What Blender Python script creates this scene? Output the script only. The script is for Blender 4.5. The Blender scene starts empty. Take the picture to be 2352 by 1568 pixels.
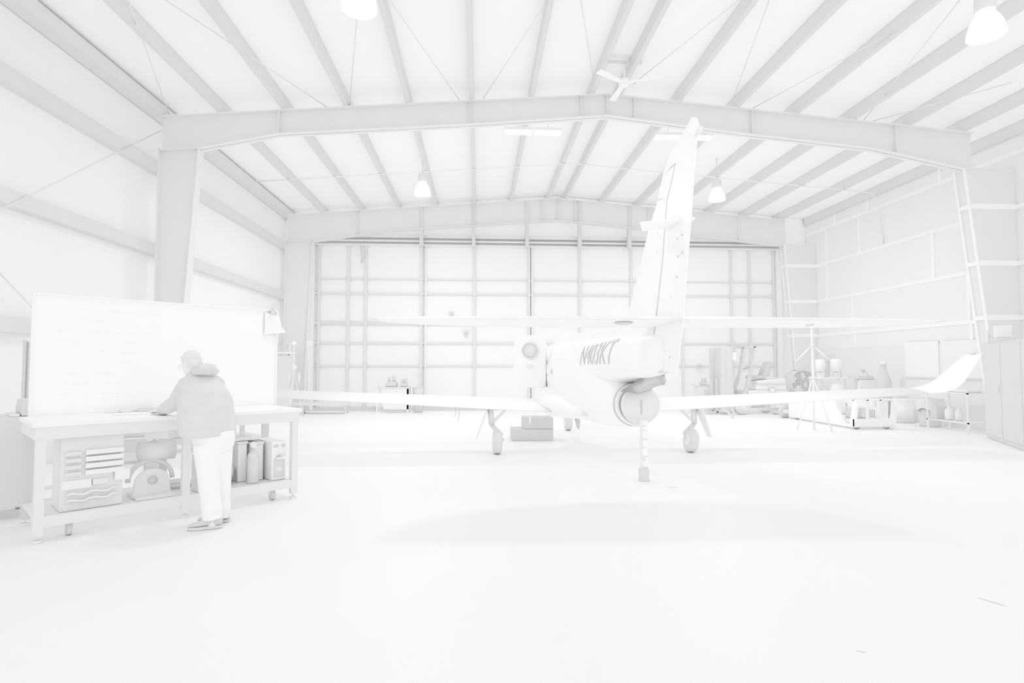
import bpy, bmesh, math, random
from mathutils import Vector, Matrix
from mathutils.bvhtree import BVHTree
random.seed(7)
SC = bpy.context.scene
COL = SC.collection
# ------------------------------------------------------------------ camera
CAMH = 1.55
PSI, TH, FPX = math.radians(3.35), math.radians(2.47), 1300.0
cd = bpy.data.cameras.new('camera'); cam = bpy.data.objects.new('camera', cd); COL.objects.link(cam)
cam.location = (0, 0, CAMH)
cam.rotation_euler = (math.pi/2+TH, 0, -PSI)
cd.sensor_width = 36.0; cd.lens = 36.0*FPX/2352.0
cd.clip_start = 0.05; cd.clip_end = 200
SC.camera = cam
# ------------------------------------------------------------------ light, exposure
w = bpy.data.worlds.new('daylight'); SC.world = w; w.use_nodes = True
w.node_tree.nodes['Background'].inputs[0].default_value = (1, 1, 1, 1)
w.node_tree.nodes['Background'].inputs[1].default_value = 1.23
SC.view_settings.view_transform = 'Standard'; SC.view_settings.look = 'None'
SC.view_settings.gamma = 1.0; SC.view_settings.use_curve_mapping = False
SC.view_settings.exposure = 0.0
cy = SC.cycles
cy.max_bounces = 8; cy.diffuse_bounces = 6; cy.glossy_bounces = 3; cy.use_denoising = True
cy.use_fast_gi = True; cy.fast_gi_method = 'REPLACE'; cy.ao_bounces_render = 3; cy.ao_bounces = 3
w.light_settings.distance = 0.15
LAMP_W = 85.0
def area_lamp(name, loc, power, size, sy=None, parent=None):
    l = bpy.data.lights.new(name, 'AREA'); l.energy = power
    l.shape = 'RECTANGLE' if sy else 'DISK'; l.size = size
    if sy: l.size_y = sy
    o = bpy.data.objects.new(name, l); COL.objects.link(o); o.location = loc
    if parent:
        o.parent = parent; o.matrix_parent_inverse = Matrix.Translation(-parent.location)
    return o
# ------------------------------------------------------------------ helpers
FWD = Vector((math.sin(PSI)*math.cos(TH), math.cos(PSI)*math.cos(TH), math.sin(TH)))
RGT = Vector((math.cos(PSI), -math.sin(PSI), 0)); UPV = RGT.cross(FWD)
CAM = Vector((0, 0, CAMH))
def ray(x, y): return FWD + RGT*((x-1176)/FPX) - UPV*((y-784)/FPX)
def P(x, y, Y):                     # the point seen at (x, y) that stands Y metres into the hangar
    d = ray(x, y); return CAM + d*(Y/d.y)
def PX(x, y, X):
    d = ray(x, y); return CAM + d*(X/d.x)
def PZ(x, y, Z=0.0):
    d = ray(x, y); return CAM + d*((Z-CAMH)/d.z)

class MB:
    def __init__(s): s.v = []; s.f = []; s.sm = []
    def add(s, vs, fs, smooth=False):
        n = len(s.v); s.v += [Vector(p) for p in vs]
        s.f += [tuple(i+n for i in f) for f in fs]; s.sm += [smooth]*len(fs); return s
    def hexa(s, p):                 # eight corners: bottom four, top four, same order
        return s.add(p, [(3,2,1,0),(4,5,6,7),(0,1,5,4),(1,2,6,5),(2,3,7,6),(3,0,4,7)])
    def box(s, a, b):
        x0,x1 = sorted((a[0],b[0])); y0,y1 = sorted((a[1],b[1])); z0,z1 = sorted((a[2],b[2]))
        return s.hexa([(x0,y0,z0),(x1,y0,z0),(x1,y1,z0),(x0,y1,z0),(x0,y0,z1),(x1,y0,z1),(x1,y1,z1),(x0,y1,z1)])
    def obox(s, o, u, v, w):        # corner o, edge vectors u, v, w
        o,u,v,w = map(Vector, (o,u,v,w))
        return s.hexa([o,o+u,o+u+v,o+v,o+w,o+u+w,o+u+v+w,o+v+w])
    def prism(s, poly, ext):        # closed polygon pushed along ext
        n = len(poly); p = [Vector(q) for q in poly]; e = Vector(ext)
        return s.add(p+[q+e for q in p], [tuple(range(n-1,-1,-1)), tuple(range(n,2*n))]+[(i,(i+1)%n,n+(i+1)%n,n+i) for i in range(n)])
    def loft(s, rings, cap=True, smooth=True, closed=True):
        n = len(rings[0]); base = [p for r in rings for p in r]; fs = []
        for k in range(len(rings)-1):
            for i in range(n if closed else n-1):
                j = (i+1) % n
                fs.append((k*n+i, k*n+j, (k+1)*n+j, (k+1)*n+i))
        if cap and closed:
            fs += [tuple(range(n-1,-1,-1)), tuple(range((len(rings)-1)*n, len(rings)*n))]
        return s.add(base, fs, smooth)
    def tube(s, pts, r, n=10, smooth=True, flat=1.0):
        pts = [Vector(p) for p in pts]; rs = r if isinstance(r, (list, tuple)) else [r]*len(pts)
        t0 = (pts[1]-pts[0]).normalized()
        a = Vector((0,0,1)) if abs(t0.z) < .9 else Vector((1,0,0))
        nn = t0.cross(a).normalized(); rings = []
        for i, p in enumerate(pts):
            t = (pts[min(i+1,len(pts)-1)]-pts[max(i-1,0)])
            t = t.normalized() if t.length > 1e-9 else t0
            nn = (nn - t*nn.dot(t)); nn = nn.normalized() if nn.length > 1e-6 else t.orthogonal().normalized()
            b = t.cross(nn)
            rings.append([p+nn*(rs[i]*math.cos(k*2*math.pi/n))+b*(rs[i]*flat*math.sin(k*2*math.pi/n)) for k in range(n)])
        return s.loft(rings, smooth=smooth)
    def bar(s, a, b, wd, ht=None):  # square bar between two points
        a, b = Vector(a), Vector(b); ht = ht or wd; t = (b-a).normalized()
        up = Vector((0,0,1)) if abs(t.z) < .95 else Vector((0,1,0))
        x = t.cross(up).normalized()*(wd/2); y = x.cross(t).normalized()*(ht/2)
        return s.hexa([a-x-y,a+x-y,a+x+y,a-x+y,b-x-y,b+x-y,b+x+y,b-x+y])
    def cyl(s, a, b, r, n=20, r2=None): return s.tube([a, b], [r, r if r2 is None else r2], n)
    def lathe(s, o, ax, prof, n=28, cap=True):      # prof: (radius, distance along the axis)
        o = Vector(o); ax = Vector(ax).normalized(); x = ax.orthogonal().normalized(); y = ax.cross(x)
        return s.loft([[o+ax*h+x*(r*math.cos(k*2*math.pi/n))+y*(r*math.sin(k*2*math.pi/n)) for k in range(n)] for r, h in prof], cap=cap)
    def ell(s, c, ax, ay, az, n=20, m=12):          # ellipsoid with three half-axis vectors
        c, ax, ay, az = map(Vector, (c, ax, ay, az)); R = []
        for j in range(m+1):
            a = -math.pi/2+math.pi*(j if 0 < j < m else (0.03 if j == 0 else m-0.03))/m
            R.append([c+az*math.sin(a)+(ax*math.cos(k*2*math.pi/n)+ay*math.sin(k*2*math.pi/n))*math.cos(a) for k in range(n)])
        return s.loft(R)
    def mesh(s, name):
        m = bpy.data.meshes.new(name); m.from_pydata([tuple(p) for p in s.v], [], s.f); m.update()
        m.polygons.foreach_set('use_smooth', s.sm)
        bm = bmesh.new(); bm.from_mesh(m); bmesh.ops.recalc_face_normals(bm, faces=bm.faces); bm.to_mesh(m); bm.free()
        return m
    def build(s, name, mat, parent=None, bevel=0.0, origin=None):
        m = s.mesh(name); o = bpy.data.objects.new(name, m); COL.objects.link(o); m.materials.append(mat)
        if parent is not None: adopt(o, parent)
        elif origin is None:
            vs = [v.co for v in m.vertices]
            c = Vector(((min(v.x for v in vs)+max(v.x for v in vs))/2, (min(v.y for v in vs)+max(v.y for v in vs))/2, min(v.z for v in vs)))
            m.transform(Matrix.Translation(-c)); o.location = c
        if bevel:
            b = o.modifiers.new('bevel', 'BEVEL'); b.width = bevel; b.segments = 2; b.limit_method = 'ANGLE'; b.angle_limit = .7
        return o
def world_loc(o):
    v = Vector(o.location)
    return v
def adopt(o, parent):
    o.parent = parent
    root = parent
    while root.parent: root = root.parent
    o.matrix_parent_inverse = Matrix.Translation(-root.location) if parent.parent is None else Matrix.Identity(4)
def thing(name, label, cat, loc, group=None):
    o = bpy.data.objects.new(name, None); COL.objects.link(o); o.location = loc; o.empty_display_size = .1
    return tag(o, label, cat, group)
def tag(o, label, cat, group=None):
    o['label'] = label; o['category'] = cat
    if group: o['group'] = group
    return o
def st(o, label=None):
    o['kind'] = 'structure'
    if label: o['label'] = label
    return o
def dup(root, delta, label=None):
    r = root.copy(); COL.objects.link(r); r.location = Vector(root.location)+Vector(delta)
    if label: r['label'] = label
    for ch in list(root.children):
        c = ch.copy(); COL.objects.link(c); c.parent = r
        for g in list(ch.children):
            d = g.copy(); COL.objects.link(d); d.parent = c
    return r
# ------------------------------------------------------------------ materials (pale greys: an overall fade is put into the colours)
MATS = {}
def M(g, rough=.6, spec=.2, var=0.0, scale=3.0, metal=0.0, name=None):
    key = (g, rough, spec, var, scale, metal)
    if key in MATS: return MATS[key]
    gg = g if g >= 242 else g-.45*(242-g)
    lin = ((gg/255+.055)/1.055)**2.4
    a = lin*.94
    m = bpy.data.materials.new(name or 'grey_%d' % g); m.use_nodes = True
    nt = m.node_tree; b = nt.nodes['Principled BSDF']
    b.inputs['Roughness'].default_value = rough; b.inputs['Specular IOR Level'].default_value = spec
    b.inputs['Metallic'].default_value = metal
    if var:
        tc = nt.nodes.new('ShaderNodeTexCoord'); nz = nt.nodes.new('ShaderNodeTexNoise'); cr = nt.nodes.new('ShaderNodeValToRGB')
        nz.inputs['Scale'].default_value = scale; nz.inputs['Detail'].default_value = 6
        nt.links.new(tc.outputs['Object'], nz.inputs['Vector']); nt.links.new(nz.outputs['Fac'], cr.inputs['Fac'])
        lo, hi = a*(1-var), min(.97, a*(1+var))
        cr.color_ramp.elements[0].position = .3; cr.color_ramp.elements[1].position = .7
        cr.color_ramp.elements[0].color = (lo,lo,lo,1); cr.color_ramp.elements[1].color = (hi,hi,hi,1)
        nt.links.new(cr.outputs['Color'], b.inputs['Base Color'])
    else:
        b.inputs['Base Color'].default_value = (a, a, a, 1)
    MATS[key] = m; return m
def glow(name, s):
    m = bpy.data.materials.new(name); m.use_nodes = True; b = m.node_tree.nodes['Principled BSDF']
    b.inputs['Base Color'].default_value = (.9,.9,.9,1)
    b.inputs['Emission Color'].default_value = (1,1,1,1); b.inputs['Emission Strength'].default_value = s
    return m
STEEL = M(238, .7, .1, .012, 2.0); STEEL2 = M(240, .7, .1, .01, 2.0); PURL = M(233, .7, .1, .01, 1.5)
DARK = M(233, .6, .15); MID = M(233, .6, .15); LITE = M(243, .6, .15); WHITE = M(251, .5, .2)
PAPER = M(249, .8, .05); METAL = M(238, .4, .3); CHROME = M(250, .3, .4)
PLANE = M(255, .35, .25)
FLOORM = M(249, .45, .2, .008, .35); WALLM = M(247, .85, .05, .006, .6); CEILM = M(253, .9, .03, .004, .5)
BACKM = M(246, .85, .05, .004, .5); RWALL = M(244, .85, .05, .01, .8); BATT = M(250, .8, .05)
RUBBER = M(234, .7, .1)
# ------------------------------------------------------------------ hangar shell
XL, XR, XM = -6.6, 12.1, 2.75           # column line left, wall right, ridge
YB, YF, YN = 19.69, 12.0, -3.0          # far frame, near frame, open end behind the camera
ZE, SL = 6.73, .078                     # eave and roof slope (top of the rafter)
def rz(x): return 7.46 - abs(x-XM)*SL
st(MB().box((XL-.6, YN, -.2), (XR+.6, YB+1.0, 0)).build('floor', FLOORM))
st(MB().box((XL-.30, YN, 0), (XL-.21, YB+.6, ZE+.2)).build('wall_left', WALLM))
st(MB().box((XR, YN, 0), (XR+.1, YB+.6, ZE+.35)).build('wall_right', RWALL))
PT = .26                                # purlin depth
for nm, xa, xb in (('ceiling', XL-.3, XM), ('ceiling', XM, XR+.1)):
    za, zb = rz(xa)+PT, rz(xb)+PT
    st(MB().prism([(xa,YN,za),(xb,YN,zb),(xb,YN,zb+.1),(xa,YN,za+.1)], (0, YB+.6-YN, 0)).build(nm, CEILM))
# back wall: jambs and gable around the door opening
DX0, DX1, DZ = -5.72, 10.85, 5.82
st(MB().box((XL-.3, YB+.45, 0), (DX0, YB+.55, DZ)).build('wall_back', WALLM))
st(MB().box((DX1, YB+.45, 0), (XR+.1, YB+.55, DZ)).build('wall_back', WALLM))
st(MB().prism([(XL-.3,YB+.45,DZ),(XR+.1,YB+.45,DZ),(XR+.1,YB+.45,rz(XR)+.25),(XM,YB+.45,rz(XM)+.25),(XL-.3,YB+.45,rz(XL)+.25)], (0,.1,0)).build('wall_back', CEILM))
def rafter(Y, tw, bottoms, fl=.22):
    # tapered web with a flange along its lower edge; bottoms = (x, z) of the lower edge
    web = MB(); flg = MB()
    xs = [b[0] for b in bottoms]
    top = [(x, rz(x)) for x in xs]
    for i in range(len(xs)-1):
        (x0,z0),(x1,z1) = bottoms[i], bottoms[i+1]
        web.hexa([(x0,Y-.01,z0),(x1,Y-.01,z1),(x1,Y+.01,z1),(x0,Y+.01,z0),(x0,Y-.01,top[i][1]),(x1,Y-.01,top[i+1][1]),(x1,Y+.01,top[i+1][1]),(x0,Y+.01,top[i][1])])
        for (za, zb, t) in ((z0, z1, .02), (top[i][1]-.02, top[i+1][1]-.02, .02)):
            flg.hexa([(x0,Y-fl/2,za),(x1,Y-fl/2,zb),(x1,Y+fl/2,zb),(x0,Y+fl/2,za),(x0,Y-fl/2,za+t),(x1,Y-fl/2,zb+t),(x1,Y+fl/2,zb+t),(x0,Y+fl/2,za+t)])
    for x in (XM-.55, XM+.02, XM+.62, -4.2, -.2, 6.0, 9.3):
        k = [i for i in range(len(xs)-1) if xs[i] <= x <= xs[i+1]]
        if not k: continue
        (x0,z0),(x1,z1) = bottoms[k[0]], bottoms[k[0]+1]
        zb = z0+(z1-z0)*(x-x0)/(x1-x0)
        flg.box((x-.008, Y-fl/2+.01, zb), (x+.008, Y+fl/2-.01, rz(x)-.02))
    wo = st(web.build('beam', STEEL)); fo = flg.build('flange', STEEL2)
    fo.parent = wo; fo.matrix_parent_inverse = Matrix.Translation(-wo.location); fo.location = fo.location
rafter(YF, 0, [(XL+.02,6.0),(-5.82,6.05),(-4.2,6.40),(-.2,6.70),(XM,6.97),(5.76,6.65),(8.76,6.38),(10.9,5.96),(11.12,5.98)])
rafter(YB, 0, [(XL+.02,5.8),(-5.7,5.8),(-3.0,6.22),(0,6.44),(XM,6.66),(5.5,6.43),(8.5,6.10),(10.83,5.86),(11.05,5.86)])
def column(Y, xo, top, xb, mat, fmat, dirn, mesh_name='column'):
    # outer face at xo, inner edge from top (x, z) down to xb on the floor
    web = MB(); flg = MB(); f = .11
    web.prism([(xo,Y-.012,0),(xb,Y-.012,0),(top[0],Y-.012,top[1]),(xo,Y-.012,top[1])], (0,.024,0))
    zt = top[1]
    flg.hexa([(xb,Y-f,0),(xb+.02*dirn,Y-f,0),(xb+.02*dirn,Y+f,0),(xb,Y+f,0),(top[0],Y-f,zt),(top[0]+.02*dirn,Y-f,zt),(top[0]+.02*dirn,Y+f,zt),(top[0],Y+f,zt)])
    flg.box((xo-.02*dirn, Y-f, 0), (xo, Y+f, zt))
    flg.box((min(xo,xb)-.05, Y-f-.03, 0), (max(xo,xb)+.05, Y+f+.03, .025))
    wo = st(web.build(mesh_name, mat)); fo = flg.build('flange', fmat)
    fo.parent = wo; fo.matrix_parent_inverse = Matrix.Translation(-wo.location)
    return wo
column(YF, XL, (-5.82, 6.05), -6.22, STEEL, STEEL2, 1)
column(YB, XL, (-5.72, 5.82), -5.95, STEEL, STEEL2, 1)
# pale columns on the right, boxed in, with rungs across the inner face
def pale_column(Y, xi, zt, xb):
    web = MB().prism([(XR,Y-.16,0),(xb,Y-.16,0),(xi,Y-.16,zt),(XR,Y-.16,zt)], (0,.32,0))
    wo = st(web.build('column', M(238, .85, .05)))
    e = MB()
    for ys in (-.16, .11):
        e.hexa([(xb-.03,Y+ys,0),(xb,Y+ys,0),(xb,Y+ys+.05,0),(xb-.03,Y+ys+.05,0),(xi-.03,Y+ys,zt),(xi,Y+ys,zt),(xi,Y+ys+.05,zt),(xi-.03,Y+ys+.05,zt)])
    for z in (2.63, 3.85, 5.13):
        x = xb+(xi-xb)*z/zt
        e.box((x-.03, Y-.11, z-.05), (x+.01, Y+.11, z+.05))
        e.box((x, Y-.175, z-.06), (XR, Y-.16, z+.06))
    eo = e.build('rail', BATT); eo.parent = wo; eo.matrix_parent_inverse = Matrix.Translation(-wo.location)
pale_column(YF+.1, 10.92, 6.0, 11.62)
pale_column(YB, 10.95, 5.9, 11.4)
# purlins and girts
OFFS = (.30, 1.62, 2.92, 4.27, 5.57, 6.85, 8.15)
for sgn in (-1, 1):
    for o_ in OFFS + ((9.3,) if sgn > 0 else ()):
        x = XM+sgn*o_; z = rz(x)
        t = .09
        st(MB().box((x-t/2, YN, z), (x+t/2, YB+.4, z+PT)).build('purlin', PURL))
st(MB().box((XL-.2, YN, ZE-.02), (XL+.08, YB+.4, ZE+.21)).build('eave_strut', PURL))
for z in (2.14, 3.94, 5.66):
    st(MB().box((XL-.21, YN, z-.115), (XL-.01, YB+.4, z+.115)).build('girt', PURL))
# right wall battens
for z in (6.36, 5.13, 3.85, 2.63):
    st(MB().box((XR-.03, YF-6, z-.05), (XR, YB+.4, z+.05)).build('trim_batten', BATT))
for z0, z1, ys in ((6.41, 6.95, (14.0, 16.75, 18.4)), (5.18, 6.31, (13.25, 17.2, 18.9, 20.0)), (3.9, 5.08, (14.3, 18.9, 20.0)), (2.68, 3.8, (13.25, 17.6, 20.0)), (2.15, 2.58, (13.2, 17.5))):
    for y in ys:
        st(MB().box((XR-.028, y-.05, z0), (XR, y+.05, z1)).build('trim_batten', BATT))
st(MB().box((XR-.02, 12.5, 0), (XR, YB+.4, 2.15)).build('wainscot', M(241, .8, .05)))
for y, yy in ((11.2, 10.3), (9.6, 8.0)):
    st(MB().box((XR-.03, y-.05, 0), (XR, y+.05, 6.3)).build('trim_batten', BATT))
# scuffs on the floor
flo = bpy.data.objects['floor']
for (x0,y0,x1,y1,wd) in ((2246,1372,2308,1390,.012),(1965,1493,1988,1498,.005),(1530,1117,1555,1121,.008)):
    a, b_ = PZ(x0,y0,.001), PZ(x1,y1,.001); n = (b_-a).normalized().cross(Vector((0,0,1)))*wd
    sc_ = MB().prism([a, a.lerp(b_,.4)+n, b_+n*.6, b_-n*.5, a.lerp(b_,.6)-n], (0,0,.0012)).build('floor_scuff', M(236,.7,.1), flo)
# hangar door across the back
dr = st(bpy.data.objects.new('door_1', None)); COL.objects.link(dr); dr.location = (XM, YB+.4, 0)
MB().box((DX0, YB+.42, .02), (DX1, YB+.46, DZ)).build('door_sheet', BACKM, dr)
YD = YB+.38
LN = M(234, .7, .1)
def dpx(x): return P(x, 700, YD).x
for px in (733, 800, 840, 968, 1090, 1215, 1332, 1450, 1567, 1680, 1722, 1778):
    x = dpx(px); MB().box((x-.045, YD-.03, .05), (x+.045, YD+.04, DZ)).build('door_stile', LN, dr)
for px in (978, 1222):
    x = dpx(px); MB().box((x-.03, YD-.05, .05), (x+.03, YD+.04, DZ)).build('door_stile', M(240, .7, .1), dr)
for py, h in ((643, .04), (676, .07), (743, .13), (788, .07), (840, .05)):
    z = P(1100, py, YD).z; MB().box((DX0, YD-.02, z-h/2), (DX1, YD+.04, z+h/2)).build('door_rail', M(231, .7, .1) if h > .1 else LN, dr)
MB().box((DX0, YD-.06, .02), (DX1, YD+.04, .12)).build('bottom_rail', M(228, .7, .1), dr)
for z, h, g in ((5.78, .05, 240), (5.92, .05, 242), (6.06, .12, 237)):
    st(MB().box((XL+.5, YD-.12, z), (XR-.9, YD+.05, z+h)).build('door_track', M(g, .6, .15)))
for px in (968, 1088, 1211, 1332, 1446):
    x = P(px, 520, YB).x
    st(MB().box((x-.06, YB-.05, 5.75), (x+.06, YB+.2, rz(x)-.02)).build('track_hanger', M(231, .7, .1)))
st(MB().box((DX0-.16, YB+.2, 0), (DX0, YB+.44, DZ)).build('trim_1', M(243, .7, .1)))
st(MB().box((DX1, YB+.2, 0), (DX1+.14, YB+.44, DZ)).build('trim_2', M(243, .7, .1)))
# bracing rods: left wall and roof
def rod(name, a, b, r=.012, mat=STEEL2): return MB().cyl(a, b, r, 6).build(name, mat)
ra, rb = PX(75, 445, XL), PX(370, 300, XL)
st(rod('brace_rod', ra-(rb-ra)*.4, rb))
st(rod('brace_rod', PX(0, 628, XL), PX(66, 692, XL)+Vector((0,.6,-.45))))
def roof_pt(x, y):
    d = ray(x, y)
    for s in (-1, 1):
        # plane z = rz(x)+.1
        A = 7.46+.06+(-SL*s)*(-XM)*1.0
        # z = 7.52 - s*(X-XM)*SL
        t = (7.52+s*XM*SL-CAMH)/(d.z+s*SL*d.x); p = CAM+d*t
        if (p.x-XM)*s >= 0: return p
    return p
for (a, b) in (((295,0),(390,268)), ((380,0),(750,245)), ((821,28),(803,243)), ((895,0),(1055,230)), ((1250,12),(1110,226)), ((1334,0),(1363,180)), ((1697,0),(1455,192)), ((1767,0),(1682,232)), ((1980,112),(1727,250)), ((2185,25),(1985,275)), ((2250,210),(2005,278))):
    p, q = roof_pt(*a), roof_pt(*b)
    p = q+(p-q)*1.25
    st(rod('brace_rod', p, q, .011))
# ------------------------------------------------------------------ lamps and fan
def high_bay(loc, label, power=1.0):
    x, y, z = loc; r = .23
    t = thing('high_bay_light', label, 'lamp', (x, y, z))
    MB().lathe((x,y,z), (0,0,1), [(r,0),(r*.97,.06),(r*.86,.16),(r*.66,.26),(r*.46,.32),(r*.42,.335)], 28, cap=True).build('lamp_shade', glow('lamp_glow', 1.2), t)
    MB().lathe((x,y,z), (0,0,1), [(.11,.34),(.125,.36),(.125,.55),(.09,.60),(.03,.63)], 20).build('ballast_housing', M(238,.5,.2), t)
    MB().cyl((x,y,z+.6), (x,y,rz(x)+.258), .012, 8).build('hanging_rod', MID, t)
    area_lamp('high_bay_lamp', (x,y,z-.02), LAMP_W*power, .4, None, t)
    return t
high_bay((-1.55,15.4,6.22), 'small glowing bell-shaped lamp hanging left of the tail fin, far bay')
high_bay((6.69,15.4,6.21), 'small glowing bell-shaped high-bay lamp just right of the tail fin')
high_bay((-1.57,7.3,6.20), 'glowing bell-shaped high-bay lamp cut by the top edge of the photo', .38)
high_bay((7.05,7.3,6.14), 'large glowing bell-shaped high-bay lamp in the upper right corner', .38)
def fluoro(px, py, label, wd=.60):
    c = P(px, py, 13.0)
    t = thing('fluorescent_light', label, 'lamp', c, 'fluorescent strip lights under the roof')
    MB().box((c.x-wd/2-.02,c.y-.12,c.z+.03),(c.x+wd/2+.02,c.y+.12,c.z+.09)).build('housing', WHITE, t)
    for dy in (-.06,.06): MB().cyl((c.x-wd/2,c.y+dy,c.z),(c.x+wd/2,c.y+dy,c.z),.022,10).build('tube', glow('tube_glow',1.3), t)
    MB().cyl((c.x,c.y,c.z+.09),(c.x,c.y,rz(c.x)+.262),.006,6).build('hanger_wire', MID, t)
fluoro(1190,305,'white twin-tube strip light, leftmost of the four under the roof')
fluoro(1258,306,'white twin-tube strip light, second from the left under the roof')
fluoro(1535,317,'white twin-tube strip light just left of the fin tip')
fluoro(1604,318,'white twin-tube strip light half hidden behind the fin tip')
hub = P(1434, 190, 10.9)
t = thing('ceiling_fan', 'white three-blade ceiling fan hanging below the roof ridge', 'fan', hub)
MB().lathe(hub+Vector((0,0,-.07)), (0,0,1), [(.05,0),(.11,.02),(.12,.08),(.09,.14),(.03,.17)], 20).build('motor', WHITE, t)
MB().cyl(hub+Vector((0,0,.08)), hub+Vector((0,0,.42)), .018, 10).build('downrod', WHITE, t)
MB().box(hub+Vector((-.38,-.03,.40)), hub+Vector((.36,.03,.44))).build('mounting_bar', MID, t)
for k in range(3):
    a = math.radians(215+120*k); d = Vector((math.cos(a), math.sin(a), -.01)); n = Vector((-d.y, d.x, .12)).normalized()
    b = MB(); b.hexa([hub+d*.1-n*.05+Vector((0,0,-.01)), hub+d*.75-n*.075+Vector((0,0,-.01)), hub+d*.75+n*.075+Vector((0,0,-.01)), hub+d*.1+n*.05+Vector((0,0,-.01)),
            hub+d*.1-n*.05, hub+d*.75-n*.075, hub+d*.75+n*.075, hub+d*.1+n*.05]).build('blade', WHITE, t, bevel=.01)
cp = [Vector((x, 16.1, rz(x)-.025)) for x in (-6.3,-4,-1.6,1,XM,4.4,7,9.5,11.7)]
tag(MB().tube(cp+[Vector((11.95,16.1,6.5)),Vector((12.06,16.1,5.2))], .018, 8).build('conduit_pipe', M(244,.5,.2)), 'thin pale conduit running under the far roof purlins from wall to wall', 'pipe')
# ------------------------------------------------------------------ aircraft
AX = 2.10
ac = thing('airplane', 'white single-engine jet airplane with swept fin and winglets parked in the hangar', 'airplane', (AX, 10.06, 0))
def oval(y, cx, hw, zt, zb, n=32, p=2.3):
    cz, hh = (zt+zb)/2, (zt-zb)/2; R = []
    for k in range(n):
        a = 2*math.pi*k/n; c, s_ = math.cos(a), math.sin(a)
        R.append(Vector((cx+hw*math.copysign(abs(c)**(2/p), c), y, cz+hh*math.copysign(abs(s_)**(2/p), s_))))
    return R
pod = [(15.3,.05,1.28,1.18),(15.1,.22,1.42,1.0),(14.7,.40,1.58,.86),(14.1,.56,1.74,.74),(13.4,.67,1.98,.65),(12.6,.75,2.15,.60),(11.8,.79,2.21,.58),(10.9,.79,2.21,.58),(10.0,.77,2.16,.58),(9.2,.70,2.06,.60),(8.6,.58,1.92,.62),(8.2,.44,1.66,.66),(7.98,.33,1.36,.69),(7.9,.305,1.32,.70)]
boom = [(10.4,.62,2.16,1.1),(9.6,.62,2.14,1.15),(8.9,.58,2.11,1.2),(8.2,.48,2.07,1.3),(7.5,.345,2.03,1.36),(6.9,.20,1.98,1.40),(6.4,.085,1.93,1.42),(6.2,.045,1.88,1.46)]
fu = MB()
fu.loft([oval(y, AX+max(0,min(.1,(9.0-y)*.1)), h, zt, zb, p=2.0 if y < 8 or y > 14.5 else 2.35) for y, h, zt, zb in pod])
fu.loft([oval(y, AX, h, zt, zb, p=2.2) for y, h, zt, zb in boom])
# wing root fairings
for sg in (-1, 1):
    fu.loft([oval(y, AX+sg*.42, h, zt, zb, p=2.2) for y, h, zt, zb in ((12.2,.05,.9,.8),(11.7,.44,1.10,.62),(11,.66,1.22,.60),(10.3,.66,1.18,.60),(9.7,.46,1.06,.64),(9.1,.20,.95,.70),(8.7,.06,.86,.76))])
fuso = fu.build('fuselage', PLANE, ac)
sub = fuso.modifiers.new('smooth', 'SUBSURF'); sub.levels = 1; sub.render_levels = 1
def airfoil(c, ch, tk, span_dir, up, n=12):
    # chord runs +Y (leading edge) from trailing edge at c
    R = []; up = Vector(up)
    xs = [.5*(1-math.cos(math.pi*i/n)) for i in range(n+1)]
    def th_(x): return 5*tk*(.2969*math.sqrt(x)-.126*x-.3516*x*x+.2843*x**3-.1015*x**4)
    for x in xs[::-1]: R.append(Vector(c)+Vector((0,1,0))*(ch*(1-x))+up*(ch*th_(x)*1.2+ch*.02*(1-(2*x-1)**2)))
    for x in xs[1:-1]: R.append(Vector(c)+Vector((0,1,0))*(ch*(1-x))-up*(ch*th_(x)*.8-ch*.02*(1-(2*x-1)**2)))
    return R
for sg in (-1, 1):
    S = [airfoil((AX+sg*.5,9.70,.745),1.62,.15,None,(0,0,1)), airfoil((AX+sg*1.4,9.72,.78),1.5,.15,None,(0,0,1)), airfoil((AX+sg*4.0,9.86,.92),1.22,.14,None,(0,0,1)), airfoil((AX+sg*6.2,9.98,1.035),.98,.13,None,(0,0,1))]
    wing = MB().loft(S).build('wing', PLANE, ac)
    def wl(dx, y, z, ch, tilt):
        return airfoil((AX+sg*dx, y, z), ch, .11, None, Vector((-sg*math.sin(tilt),0,math.cos(tilt))))
    W2 = [wl(6.2,9.98,1.035,.98,0.05), wl(6.5,10.0,1.06,.90,.15), wl(6.7,9.98,1.12,.82,.5), wl(6.83,9.95,1.24,.72,.9), wl(6.94,9.90,1.45,.58,1.05), wl(7.04,9.85,1.66,.45,1.05), wl(7.1,9.80,1.80,.34,1.05)]
    MB().loft(W2).build('winglet', PLANE, wing)
    MB().ell(Vector((AX+sg*7.06, 10.0, 1.80)), (.03,0,0), (0,.07,0), (0,0,.03), 10, 6).build('nav_light', M(238,.4,.3), wing)
    fm = MB()
    for dx in (2.45,):
        p = Vector((AX+sg*dx, 9.98, .74)); fm.bar(p+Vector((0,.3,.02)), p+Vector((0,-.05,-.12)), .025, .05); fm.bar(p+Vector((.06*sg,.3,.04)), p+Vector((.06*sg,.0,-.06)), .02, .05)
    fm.build('flap_hinge', M(242,.5,.2), wing)
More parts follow.
